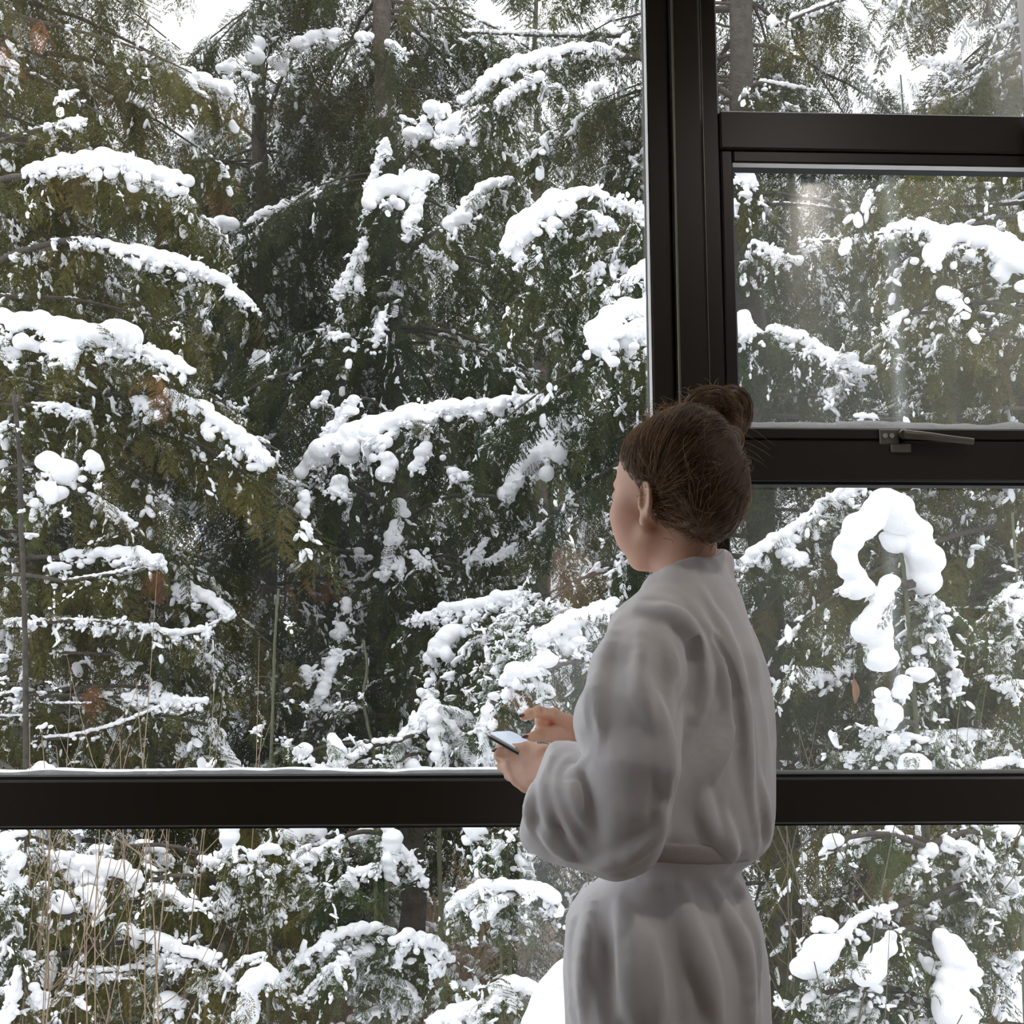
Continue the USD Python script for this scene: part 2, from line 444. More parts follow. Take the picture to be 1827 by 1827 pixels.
# ------------------------------------------------------------------ looks of the wood
def leaf_look(name, c0, c1, c2, trans=0.16):
    return usdkit.material(stage, f'/World/Looks/{name}', {
        'oi': ('object_info', {}), 'g': ('geometry', {}), 'n': ('noise_texture', {'scale': 1.1, 'detail': 2.0}),
        'a': ('math', {'math_type': 'multiply_add', 'value2': 0.45, 'value3': -0.22}), 's': ('math', {'math_type': 'add'}),
        'r': ('rgb_ramp', {'ramp': [(0.15, c0), (0.5, c1), (0.85, c2)]}),
        'd': ('principled_bsdf', {'roughness': 0.8, 'specular_ior_level': 0.08}), 't': ('translucent_bsdf', {}), 'm': ('mix_closure', {'fac': trans})},
        [('oi.random', 'a.value1'), ('g.position', 'n.vector'), ('a.value', 's.value1'), ('n.fac', 's.value2'), ('s.value', 'r.fac'),
         ('r.color', 'd.base_color'), ('r.color', 't.color'), ('d.BSDF', 'm.closure1'), ('t.BSDF', 'm.closure2')], surface='m.closure')


M["olive"] = leaf_look("needles_olive", (0.036, 0.044, 0.011), (0.084, 0.084, 0.020), (0.138, 0.104, 0.033))
M["dark"] = leaf_look("needles_dark", (0.018, 0.035, 0.014), (0.038, 0.053, 0.017), (0.076, 0.071, 0.021))
M['green'] = leaf_look('needles_green', (0.030, 0.054, 0.024), (0.058, 0.084, 0.028), (0.100, 0.112, 0.036))
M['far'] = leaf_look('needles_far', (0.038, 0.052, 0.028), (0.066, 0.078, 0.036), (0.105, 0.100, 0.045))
M['rust'] = leaf_look('needles_rust', (0.12, 0.055, 0.025), (0.19, 0.085, 0.035), (0.22, 0.12, 0.05))
M['bark'] = mat('bark', (0.045, 0.036, 0.028), 0.9, noise=(14, (0.105, 0.085, 0.065), 6), bump=(40, 0.02))
M['bark_grey'] = mat('bark_grey', (0.036, 0.030, 0.023), 0.9, noise=(14, (0.085, 0.072, 0.057), 6), bump=(40, 0.015))
M['twig'] = mat('twig', (0.10, 0.085, 0.055), 0.8, noise=(9, (0.15, 0.13, 0.085)))
M['stem'] = mat('green_stem', (0.075, 0.085, 0.042), 0.7, noise=(20, (0.12, 0.12, 0.065)))
M['reed'] = mat('dry_stalk', (0.23, 0.16, 0.095), 0.8, noise=(6, (0.34, 0.26, 0.17)))
M['grass'] = leaf_look('dry_grass', (0.42, 0.32, 0.21), (0.54, 0.44, 0.32), (0.64, 0.55, 0.43), 0.3)
M['ground'] = mat('ground_snow', (0.90, 0.92, 0.96), 0.8, noise=(0.6, (0.84, 0.87, 0.93), 5), bump=(3, 0.05))


def spray_mesh(seed, twigs=10, leaves=8, width=0.40, leaf=0.062, lw=0.017):
    """a drooping spray of needles, one unit long along +x"""
    r = np.random.default_rng(seed)
    V = []

    def axis(s):
        return np.array([s, 0.05 * math.sin(3 * s + seed), -0.22 * s * s])

    def blade(p, d, up, L, w):
        d = d / np.linalg.norm(d)
        n = np.cross(d, up)
        n = n / (np.linalg.norm(n) + 1e-9) * w
        V.extend([p, p + d * L * 0.45 + n, p + d * L, p + d * L * 0.45 - n])

    for k in range(twigs):
        s = 0.06 + 0.9 * (k + r.uniform(-0.3, 0.3)) / twigs
        for side in (-1, 1):
            p0 = axis(max(s, 0))
            L = width * (1 - 0.65 * s) * r.uniform(0.7, 1.15)
            d = np.array([0.75, side * r.uniform(0.55, 1.0), -r.uniform(0.15, 0.55)])
            d /= np.linalg.norm(d)
            for i in range(leaves):
                t = (i + 0.6) / leaves
                p = p0 + d * L * t + np.array([0, 0, -0.35 * L * t * t])
                for e in (-1, 1):
                    dd = d + np.array([r.uniform(-.3, .3), e * 0.55 + r.uniform(-.2, .2), r.uniform(-0.5, 0.25)])
                    blade(p, dd, np.array([r.uniform(-.5, .5), r.uniform(-.5, .5), 1]), leaf * r.uniform(0.7, 1.25), lw * 0.5)
    v = np.array(V)
    q = np.arange(len(v)).reshape(-1, 4)
    return trimesh.Trimesh(v, np.vstack([q[:, [0, 1, 2]], q[:, [0, 2, 3]]]), process=False)


def lump(seed, r=1.0, sub=2, squash=(1, 1, 0.75), amp=0.28):
    m = trimesh.creation.icosphere(subdivisions=sub, radius=1.0)
    v = m.vertices
    n = meshkit.fbm(v * 1.6 + seed * 7.3, 3, seed) - 0.5
    m.vertices = v * (1 + 2 * amp * n[:, None]) * np.array(squash) * r
    return m


def clump_mesh(seed, count, spread, squash=(1.4, 1.0, 0.7), sub=2):
    """an irregular scrap of snow: lobes of several sizes grown together"""
    r = np.random.default_rng(seed)
    ms = []
    for k in range(count):
        a = r.uniform(0.3, 1.0) if k else 1.0
        m = lump(seed * 13 + k, a, 2 if k == 0 else sub, tuple(np.array(squash) * r.uniform(0.75, 1.2, 3)), 0.5)
        m.apply_transform(trimesh.transformations.rotation_matrix(r.uniform(0, 6.3), [0, 0, 1]))
        if k:
            m.apply_translation(np.array([r.normal(0, 1.1), r.normal(0, 0.8), r.uniform(-0.9, 0.2)]) * spread)
        ms.append(m)
    return join(ms)


def snow_spray_mesh(seed, count, size):
    """small scraps of snow lying along a spray"""
    r = np.random.default_rng(seed)
    ms = []
    for k in range(count):
        s = r.uniform(0.05, 0.95)
        y = r.choice([0, 0, 1, -1]) * r.uniform(0.05, 0.25) * (1 - 0.6 * s)
        a = size * r.choice([0.35, 0.5, 0.7, 1.0, 1.3]) * (1.15 - 0.5 * s)
        m = lump(seed * 31 + k, 1.0, 1, (r.uniform(1.0, 3.2), r.uniform(0.6, 1.2), r.uniform(0.45, 0.75)), 0.5)
        m.apply_scale(a)
        m.apply_transform(trimesh.transformations.rotation_matrix(r.uniform(-0.8, 0.8), [0, 1, 0]))
        m.apply_transform(trimesh.transformations.rotation_matrix(r.uniform(-0.5, 0.5) + math.atan2(y * 2, 1), [0, 0, 1]))
        m.apply_translation([s, y, -0.22 * s * s - 0.1 * abs(y) + a * 0.35])
        ms.append(m)
    return join(ms)


SPRAYS = [spray_mesh(1), spray_mesh(2, 9, 8, 0.48), spray_mesh(3, 12, 7, 0.28), spray_mesh(4, 10, 8, 0.34, 0.075, 0.015)]
SPRUCE = [spray_mesh(11, 12, 7, 0.26, 0.055, 0.013), spray_mesh(12, 10, 8, 0.34, 0.055, 0.013), spray_mesh(13, 13, 6, 0.22, 0.06, 0.013)]
SNOWS = [snow_spray_mesh(21, 13, 0.045), snow_spray_mesh(22, 9, 0.055), snow_spray_mesh(23, 16, 0.036), snow_spray_mesh(24, 6, 0.07)]
LUMPS = [clump_mesh(31, 6, 1.1, (1.7, 0.8, 0.6)), clump_mesh(32, 8, 1.2, (1.2, 0.8, 0.7)), clump_mesh(33, 5, 1.0, (2.2, 0.7, 0.5)), clump_mesh(34, 7, 1.3, (1.5, 0.7, 0.6)), clump_mesh(35, 9, 1.4, (1.3, 0.7, 0.55))]


def frames(d, rng, roll=0.6):
    """quaternions (wxyz) whose x axis is d and whose z axis points up as far as it can"""
    d = d / (np.linalg.norm(d, axis=1, keepdims=True) + 1e-9)
    up = np.array([0, 0, 1.0]) + rng.normal(0, 0.25, d.shape)
    y = np.cross(up, d)
    y /= np.linalg.norm(y, axis=1, keepdims=True) + 1e-9
    z = np.cross(d, y)
    a = rng.normal(0, roll, len(d))[:, None]
    y, z = y * np.cos(a) + z * np.sin(a), z * np.cos(a) - y * np.sin(a)
    q = Rot.from_matrix(np.stack([d, y, z], -1)).as_quat()
    return q[:, [3, 0, 1, 2]]


def scatter(name, parent, protos, material, pos, quat, scale, rng, smooth=False, label=None):
    """one PointInstancer of sprays or lumps that nobody could count"""
    if not len(pos):
        return None
    p = numbered(path_of(parent), name)
    pi = UsdGeom.PointInstancer.Define(stage, p)
    for k, m in enumerate(protos):
        usdkit.mesh(stage, f'{p}/piece' + (f'_{k:03d}' if k else ''), m, material, smooth=smooth)
        pi.CreatePrototypesRel().AddTarget(f'{p}/piece' + (f'_{k:03d}' if k else ''))
    pi.CreateProtoIndicesAttr(Vt.IntArray.FromNumpy(rng.integers(0, len(protos), len(pos)).astype(np.int32)))
    pi.CreatePositionsAttr(Vt.Vec3fArray.FromNumpy(np.asarray(pos, np.float32)))
    pi.CreateOrientationsAttr(Vt.QuathArray([Gf.Quath(*map(float, q)) for q in quat]))
    s = np.asarray(scale, np.float32)
    pi.CreateScalesAttr(Vt.Vec3fArray.FromNumpy(np.repeat(s[:, None], 3, 1) if s.ndim == 1 else s))
    return tag(pi.GetPrim(), label, kind='stuff')


def ground_z(x, y):
    x, y = np.asarray(x, float), np.asarray(y, float)
    z = -2.4 + 0.10 * np.clip(y - 9, 0, 9) + 0.62 * np.clip(y - 19, 0, 45)
    return z + 0.5 * (meshkit.fbm(np.stack([x * 0.35, y * 0.35, 0 * x], -1), 3, 9) - 0.5) + 2.0 * (meshkit.fbm(np.stack([x * 0.07, y * 0.07, 0 * x + 3], -1), 3, 4) - 0.5) * np.clip((y - 16) / 10, 0, 1)


class Grove:
    """collects what one tree is made of"""

    def __init__(self, name, label, trunk_px, y, r_px, seed, leaf='dark', protos=None, bark='bark', cat='tree', group=None, top=None):
        self.rng = np.random.default_rng(seed)
        self.y, self.leaf, self.protos = y, leaf, protos or SPRAYS
        self.px = y / F
        pts = np.array([at(a, b, y) for a, b in trunk_px])
        g = float(ground_z(pts[-1][0], y))
        if pts[-1][2] > g:
            pts = np.vstack([pts, [pts[-1][0] + 0.02, y, g - 0.1]])
        n = 40
        self.trunk = spline(pts, n)
        self.trunk[:, :2] += self.rng.normal(0, r_px * self.px * 0.10, (n, 2))
        rr = np.interp(np.linspace(0, 1, n), np.linspace(0, 1, len(r_px) if np.ndim(r_px) else 2), np.atleast_1d(r_px) if np.ndim(r_px) else [r_px * 0.7, r_px]) * self.px if np.ndim(r_px) else np.linspace(0.75, 1.1, n) * r_px * self.px
        self.root = thing(name, label, cat, (0, 0, 0), group)
        m = tube(self.trunk, rr, 14)
        k = meshkit.fbm(m.vertices * 18, 3, seed) - 0.5
        c = np.repeat(self.trunk, 14, 0)
        v = np.array(m.vertices)
        v[:len(c)] += (v[:len(c)] - c) * 0.5 * k[:len(c), None]
        m.vertices = v
        obj('trunk', m, M[bark], self.root, smooth=60)
        self.S, self.W, self.N, self.Lm = [], [], [], []

    def near_trunk(self, p):
        """where a bough that ends at p leaves the trunk: a little below it"""
        want = p[2] - 0.35 * np.linalg.norm(p[:2] - self.trunk[:, :2].mean(0)) * 0.4
        k = int(np.argmin(np.abs(self.trunk[:, 2] - want)))
        return self.trunk[k]

    def sprays(self, P, D, S, snow=0.0, heavy=1.0):
        """sprays at P along D of size S; a share of them carries snow"""
        if not len(P):
            return
        q = frames(D, self.rng)
        self.S.append((P, q, S))
        m = self.rng.random(len(P)) < snow
        if m.any():
            self.N.append((P[m], q[m], S[m] * heavy))

    def wild(self, n, z0, z1, length, sag=0.5, snow=0.35, size=(0.3, 0.5), az=None, hang=0.6, dens=1.0, rise=0.15, cap=0.5):
        """n boughs round the trunk between the heights z0 and z1"""
        r = self.rng
        for _ in range(n):
            z = r.uniform(z0, z1)
            k = int(np.argmin(np.abs(self.trunk[:, 2] - z)))
            b = self.trunk[k].copy()
            b[2] = z
            a = r.uniform(0, 2 * np.pi) if az is None else r.uniform(*az)
            f = (z1 - z) / max(z1 - z0, 0.1)
            L = length * r.uniform(0.6, 1.1) * (0.55 + 0.45 * min(1, f * 1.5 + 0.2))
            s = np.linspace(0, 1, 9)
            out = np.array([math.cos(a), math.sin(a), 0])
            P = b + out * (L * s)[:, None] + np.array([0, 0, 1.0]) * (L * (rise * s - sag * s**2 * r.uniform(0.7, 1.3)))[:, None]
            P[:, :2] += np.cumsum(r.normal(0, 0.02 * L, (9, 2)), 0) * np.array([-out[1], out[0]])
            self.W.append(tube(P, np.linspace(0.022, 0.005, 9) * L / 2, 5))
            self.dress(P, L, snow, size, hang, dens, cap)

    def dress(self, P, L, snow, size, hang, dens, cap):
        r = self.rng
        n = max(4, int(L / 0.11 * dens))
        s = r.uniform(0.12, 1, n) ** 0.8
        i = np.clip((s * (len(P) - 1)).astype(int), 0, len(P) - 2)
        t = (s * (len(P) - 1) - i)[:, None]
        Q = P[i] * (1 - t) + P[i + 1] * t
        T = P[i + 1] - P[i]
        T /= np.linalg.norm(T, axis=1, keepdims=True) + 1e-9
        side = np.cross(T, [0, 0, 1.0])
        side /= np.linalg.norm(side, axis=1, keepdims=True) + 1e-9
        w = r.uniform(-1, 1, n)[:, None] * (0.34 * L * (1.05 - s))[:, None]
        Q2 = Q + side * w + np.array([0, 0, -1.0]) * (0.35 * np.abs(w))
        D = T * r.uniform(0.2, 1, (n, 1)) + side * np.sign(w) * r.uniform(0, 0.8, (n, 1)) + np.array([0, 0, -1.0]) * (hang * r.uniform(0.3, 1.6, (n, 1)))
        S = r.uniform(*size, n)
        self.sprays(Q2, D, S, snow)
        # strips of snow on the upper side of the bough itself
        m = r.random(n) < cap
        if m.any():
            self.Lm.append((Q[m] + [0, 0, 0.02], frames(T[m], r, 0.15), (0.010 + 0.024 * r.random(m.sum()) ** 2) * min(1, self.y / 9)))

    def hero(self, pts, r_px, dy=-0.6, fol=1.0, drip=0.6, snow=0.4, link=True, size=(0.25, 0.45), hang=0.8, label=None, wood=True):
        """a bough whose snow load the photograph shows: pixels of its back, thickness of the load in pixels"""
        g = self.rng
        y = self.y + dy
        px = y / F
        P = np.array([at(a, b, y) for a, b in pts])
        n = len(P)
        P[:, 1] += np.linspace(-0.5, 0.5, n) * g.uniform(-0.5, 0.5) * np.ptp(P[:, 0]) if n > 1 else 0
        R = np.broadcast_to(np.asarray(r_px, float), (n,)) * px
        C = spline(np.column_stack([P, R]), max(8, 6 * n))
        seg = np.r_[0, np.cumsum(np.linalg.norm(np.diff(C[:, :3], axis=0), axis=1))]
        br = None
        if link:
            e = C[[0, -1], :3]
            k = int(np.argmin(np.linalg.norm(e - self.trunk[:, None], axis=2).min(0)))
            C2 = C if k == 0 else C[::-1]
            root = self.near_trunk(C2[0, :3])
            mid = (root + C2[0, :3]) / 2 + [0, 0, 0.08 * np.linalg.norm(root - C2[0, :3])]
            Wd = np.vstack([spline([root, mid, C2[0, :3]], 8)[:-1], C2[:, :3] - [0, 0, 1] * C2[:, 3:4] * 0.75])
            rad = np.linspace(0.024, 0.006, len(Wd)) * (0.6 + 0.4 * min(2, seg[-1]))
            br = obj('bough', tube(Wd, rad, 6), M['bark'], self.root, smooth=60)
            if fol:
                Lk = float(np.linalg.norm(root - C2[0, :3]))
                if Lk > 0.3:
                    self.dress(Wd[:8], Lk, 0.3, size, hang, 0.7 * fol, 0.3)
        # the load
        blobs = []
        s = 0.0
        while s <= seg[-1] + 1e-6:
            c = np.array([np.interp(s, seg, C[:, j]) for j in range(4)])
            rr = c[3] * g.uniform(0.78, 1.22)
            blobs.append((c[:3] + g.normal(0, 0.16, 3) * rr, np.array([rr * g.uniform(0.95, 1.25), rr * g.uniform(0.9, 1.3), rr * g.uniform(0.75, 1.0)])))
            if g.random() < drip:
                for _ in range(g.integers(1, 4)):
                    b = max(rr * g.uniform(0.25, 0.66), 0.012)
                    blobs.append((c[:3] + np.array([g.normal(0, 0.9), g.uniform(-1.0, 0.5), -g.uniform(0.6, 2.3)]) * max(rr, 0.03), b * g.uniform(0.7, 1.5, 3)))
            s += max(rr * 0.85, 0.02)
        cs, rs = np.array([b[0] for b in blobs]), np.array([b[1] for b in blobs])
        mean = float(np.mean(C[:, 3]))
        h = float(np.clip(mean * 0.24, 0.007, 0.024))

        def fn(Q):
            out = np.full(len(Q), 1e3)
            for c, r_ in zip(cs, rs):
                m = np.abs(Q - c).max(1) < r_.max() * 2.2 + 4 * h
                if m.any():
                    out[m] = smin(out[m], d_ell(Q[m], c, r_), 0.13 * mean)
            nz = meshkit.fbm(Q / (mean * 1.3) + 5.0, 4, 3) - 0.5
            return np.minimum(out, 0.5) + min(0.62 * mean, 0.30 * mean + 0.010) * nz

        m = field_mesh(fn, cs.min(0) - rs.max() - 3 * h, cs.max(0) + rs.max() + 3 * h, h, 3)
        if m is not None:
            obj('snow_clump', m, M['snow'], br or self.root, smooth=True)
        if drip > 0.15:
            self.frill(C, seg, mean)
        if fol:
            k = max(3, int(seg[-1] / 0.05 * fol))
            u = g.uniform(0, seg[-1], k)
            B = np.stack([np.interp(u, seg, C[:, j]) for j in range(4)], 1)
            off = g.normal(0, 1, (k, 3)) * np.array([1.0, 0.8, 0.5]) * np.maximum(B[:, 3:4], 0.05) + np.array([0, 0.9, -1.3]) * B[:, 3:4]
            T = np.gradient(C[:, :3], axis=0)
            T = T[np.clip((u / max(seg[-1], 1e-6) * (len(C) - 1)).astype(int), 0, len(C) - 1)]
            T /= np.linalg.norm(T, axis=1, keepdims=True) + 1e-9
            D = T * g.uniform(-0.6, 0.6, (k, 1)) + g.normal(0, 0.45, (k, 3)) + np.array([0, 0.15, -1.0]) * hang * g.uniform(0.4, 1.5, (k, 1))
            self.sprays(B[:, :3] + off, D, g.uniform(*size, k), snow, 0.9)

    def frill(self, C, seg, mean):
        """branchlets hanging from a load, each lined with small clumps of snow"""
        g = self.rng
        n = int(seg[-1] / 0.055 * (0.6 + 4 * min(mean, 0.1)) / 0.8)
        for _ in range(n):
            u = g.uniform(0, seg[-1])
            b = np.array([np.interp(u, seg, C[:, j]) for j in range(4)])
            ln = (1.2 + 3.2 * g.random() ** 1.5) * max(b[3], 0.03)
            d = np.array([g.normal(0, 0.55), g.normal(-0.1, 0.35), -g.uniform(0.5, 1.2)])
            d /= np.linalg.norm(d)
            k = g.integers(2, 7)
            t = np.sort(g.uniform(0.15, 1, k))[:, None]
            P = b[:3] + d * ln * t + np.array([0, -0.2, 0]) * b[3] + g.normal(0, 0.15, (k, 3)) * max(b[3], 0.03)
            s = (0.009 + 0.026 * g.random(k) ** 2) * (1.15 - 0.6 * t[:, 0]) * min(1.05, self.y / 9.5)
            self.Lm.append((P, frames(np.repeat(d[None], k, 0) + g.normal(0, 0.35, (k, 3)), g, 0.5), s))

    def patch(self, cx, cy, rx, ry, n, dy=-0.4, size=(0.25, 0.45), snow=0.3, hang=1.0, leaf=None, depth=0.6, heavy=1.0):
        """loose sprays over a region of the crown that the photograph shows"""
        g = self.rng
        u = g.normal(0, 0.5, (n, 2))
        P = np.array([at(cx + rx * a, cy + ry * b, self.y + dy + g.normal(0, depth)) for a, b in u])
        D = g.normal(0, 0.5, (n, 3)) + np.array([0, -0.1, -1.0]) * hang
        S = g.uniform(*size, n)
        if leaf:
            scatter('withered_foliage', self.root, self.protos, M[leaf], P, frames(D, g), S, g, label='rust-brown withered needles' if leaf == 'rust' else 'pale dry withered sprays')
        else:
            self.sprays(P, D, S, snow, heavy)

    def finish(self, bark='bark'):
        if self.W:
            tag(obj('bough', join(self.W), M[bark], self.root, smooth=60), kind='stuff')
        cat3 = lambda L: [np.concatenate([x[i] for x in L]) for i in range(3)]
        if self.S:
            scatter('foliage', self.root, self.protos, M[self.leaf], *cat3(self.S), self.rng)
        if self.N:
            scatter('snow_dusting', self.root, SNOWS, M['snow'], *cat3(self.N), self.rng, smooth=True)
        if self.Lm:
            scatter('snow_strip', self.root, LUMPS, M['snow'], *cat3(self.Lm), self.rng, smooth=True)
        COUNT.append((str(self.root.GetPath()), sum(len(x[0]) for x in self.S), sum(len(x[0]) for x in self.N), sum(len(x[0]) for x in self.Lm)))


COUNT = []

# ------------------------------------------------------------------ the snowy slope
gx, gyy = np.meshgrid(np.linspace(-45, 45, 150), np.r_[np.linspace(2.6, 20, 90), np.linspace(20.5, 75, 70)], indexing='ij')
gv = np.stack([gx, gyy, ground_z(gx, gyy)], -1).reshape(-1, 3)
i, j = np.meshgrid(np.arange(gx.shape[0] - 1), np.arange(gx.shape[1] - 1), indexing='ij')
w_ = gx.shape[1]
obj('ground', (gv, np.stack([i * w_ + j, (i + 1) * w_ + j, (i + 1) * w_ + j + 1, i * w_ + j + 1], -1).reshape(-1, 4)), M['ground'], smooth=60, kind='structure')
# foot of the building below the floor, so that the room stands on the ground
obj('foundation', box((XL - 0.15, YB - 0.15, -3.2), (XR + 0.15, WY + 0.12, -0.2)), M['wall_grey'], kind='structure')
# ------------------------------------------------------------------ trees near the house
T = {}
T['center'] = Grove('spruce_tree', 'tall dark spruce in the middle of the wide pane, a long snow-laden bough reaching left', [(676, -120), (688, 300), (702, 700), (722, 1200), (735, 1500), (740, 1800)], 11.0, 22, 1, 'dark')
T['leftmid'] = Grove('spruce_tree', 'dark drooping spruce with a slim trunk, left of the middle spruce, under open sky', [(462, -140), (462, 200), (470, 600), (482, 1150), (500, 1500), (525, 1800)], 12.5, 17, 2, 'dark')
T['left'] = Grove('cedar_tree', 'olive-green cedar with sweeping snow-lined boughs filling the left side of the wide pane', [(-130, -200), (-120, 400), (-110, 900), (-100, 1500), (-95, 1900)], 9.0, 40, 3, 'olive')
T['right'] = Grove('hemlock_tree', 'thick-trunked grey-brown hemlock directly behind the woman and the dark window upright', [(1322, -150), (1330, 300), (1343, 600), (1365, 1000), (1380, 1300), (1398, 1550), (1405, 1900)], 8.6, 29, 4, 'dark', bark='bark_grey')
T['farright'] = Grove('cedar_tree', 'olive cedar beyond the right panes, one bough bent under a thick rope of snow', [(1985, -200), (1985, 500), (1990, 1000), (1995, 1900)], 7.2, 45, 5, 'olive')
A, B, C, E, G = (T[k] for k in ('center', 'leftmid', 'left', 'right', 'farright'))

# boughs and snow loads of the cedar on the left
for pts, r, kw in [
    ([(66, 328), (130, 300), (215, 288), (270, 300), (330, 305)], [9, 15, 18, 15, 12], dict(dy=-0.8)),
    ([(200, 95), (255, 98), (300, 118), (345, 138), (400, 165), (425, 178)], [5, 9, 9, 11, 12, 8], dict(dy=0.3)),
    ([(150, 447), (190, 447), (270, 458), (340, 470), (400, 498), (442, 527)], [3, 8, 14, 13, 12, 6], dict(dy=-0.5)),
    ([(15, 575), (70, 580), (130, 595), (200, 588), (242, 604)], [16, 20, 26, 24, 18], dict(dy=-1.0)),
    ([(90, 620), (135, 630)], [13, 17], dict(dy=-1.05, link=False, fol=0.3)), ([(15, 632), (35, 628)], [12, 10], dict(dy=-1, link=False, fol=.3)),
    ([(255, 618), (300, 640), (345, 668)], [10, 13, 10], dict(dy=-0.8, link=False)),
    ([(295, 702), (350, 722), (400, 757), (440, 792), (470, 818)], [9, 12, 14, 17, 15], dict(dy=-0.7)),
    ([(243, 710), (282, 735)], [11, 13], dict(dy=-0.7, link=False, fol=.5)),
    ([(88, 822), (112, 842)], [17, 22], dict(dy=-1.2)), ([(160, 812), (178, 840)], [9, 14], dict(dy=-1.2, link=False)),
    ([(85, 880), (115, 876)], [13, 13], dict(dy=-1.2, link=False, fol=.4, drip=.2)),
    ([(110, 988), (170, 986), (230, 984), (290, 1003)], [9, 10, 12, 10], dict(dy=-0.9)),
    ([(100, 1012), (120, 1010)], [10, 8], dict(dy=-0.9, link=False, fol=.3)),
    ([(120, 1036), (200, 1021), (250, 1004)], [3, 4, 4], dict(dy=-1.0, drip=.1)),
    ([(318, 1033), (370, 1065), (413, 1098)], [7, 12, 7], dict(dy=-0.4)), ([(315, 1050), (350, 1072)], [7, 7], dict(dy=-0.4, link=False, fol=.4)),
    ([(65, 1114), (130, 1106), (230, 1112), (300, 1126), (350, 1120)], [4, 4, 4, 7, 6], dict(dy=-1.0, drip=.2)),
    ([(335, 1147), (392, 1192)], [5, 9], dict(dy=-0.4)),
    ([(272, 1222), (300, 1245), (370, 1250)], [8, 9, 6], dict(dy=-0.8)),
    ([(72, 1312), (130, 1310), (200, 1292), (272, 1262)], [3, 4, 4, 4], dict(dy=-1.0, drip=.1, fol=.4)),
    ([(378, 1288), (410, 1350), (422, 1386)], [8, 10, 9], dict(dy=-0.6)), ([(320, 1330), (335, 1340)], [8, 7], dict(dy=-0.6, link=False, fol=.3)),
    ([(50, 1253), (120, 1254), (170, 1253)], [2.5, 3, 2.5], dict(dy=-1.1, drip=0, fol=.4)),
    ([(0, 1238), (38, 1229)], [4, 5], dict(dy=-1.3, drip=.1, fol=.3)), ([(0, 1276), (42, 1275)], [4, 3], dict(dy=-1.3, drip=.1, fol=.3)),
    ([(80, 222), (115, 220), (145, 218)], [6, 8, 8], dict(dy=-.6)), ([(0, 112), (25, 115)], [12, 9], dict(dy=-.6)),
    ([(60, 720), (110, 725), (160, 735)], [4, 6, 4], dict(dy=-1)), ([(225, 1240), (290, 1255)], [6, 6], dict(dy=-.8)),
    ([(205, 1165), (240, 1190)], [4, 4], dict(dy=-.8, fol=.3)), ([(160, 880), (235, 930)], [5, 5], dict(dy=-.8)),
    ([(40, 1385), (70, 1375), (130, 1388)], [8, 12, 9], dict(dy=-1.8, fol=.3)),
]:
    C.hero(pts, r, **kw)
# the drooping spruce left of the middle
for pts, r, kw in [
    ([(455, 80), (453, 112)], [16, 22], dict(dy=-1.6, fol=.3, drip=.1)), ([(395, 125), (425, 115)], [9, 13], dict(dy=-1.6, fol=.4)), ([(490, 108), (512, 118)], [12, 15], dict(dy=-1.6, fol=.4, drip=.2)),
    ([(470, 38), (490, 45)], [10, 12], dict(dy=-1.6, fol=.5)), ([(540, 78), (575, 62), (605, 55)], [14, 12, 9], dict(dy=-1.6)),
    ([(335, 245), (370, 230), (400, 210)], [14, 14, 9], dict(dy=-.3)), ([(455, 170), (500, 160), (560, 152)], [5, 6, 4], dict(dy=-.3, drip=.2)),
    ([(352, 395), (375, 412)], [14, 25], dict(dy=-1.2, fol=.4, drip=.3)), ([(400, 395), (415, 400)], [15, 11], dict(dy=-1.2, link=False, fol=.4)),
    ([(440, 408), (475, 382), (520, 360), (556, 333)], [4, 8, 9, 6], dict(dy=-.9, drip=.15)),
    ([(462, 640), (470, 662), (478, 678)], [14, 20, 15], dict(dy=-1.1, fol=.5, drip=.3)),
    ([(235, 895), (285, 903), (380, 899)], [5, 7, 6], dict(dy=-1.3)), ([(285, 880), (320, 855), (350, 838)], [6, 10, 10], dict(dy=-1.3, link=False)), ([(318, 868), (335, 874)], [9, 9], dict(dy=-1.3, link=False, fol=.3)),
    ([(485, 885), (510, 900), (518, 915)], [7, 10, 9], dict(dy=-1.2)), ([(535, 900), (545, 925)], [8, 7], dict(dy=-1.2, link=False)),
    ([(430, 1248), (500, 1245), (560, 1257)], [5, 8, 5], dict(dy=-1.6, drip=.2)), ([(425, 1262), (460, 1262)], [8, 12], dict(dy=-1.6, link=False, fol=.3)),
    ([(455, 1285), (490, 1310)], [6, 7], dict(dy=-1.6, fol=.5)), ([(470, 1360), (490, 1375)], [8, 8], dict(dy=-1.6, fol=.5)),
    ([(410, 1185), (428, 1220)], [9, 7], dict(dy=-1.0)), ([(440, 1150), (450, 1110), (470, 1070)], [6, 8, 5], dict(dy=-.8)),
    ([(300, 225), (330, 250), (310, 290)], [8, 10, 8], dict(dy=.3)), ([(620, 1040), (640, 1065)], [7, 7], dict(dy=-.6)),
]:
    B.hero(pts, r, **kw)
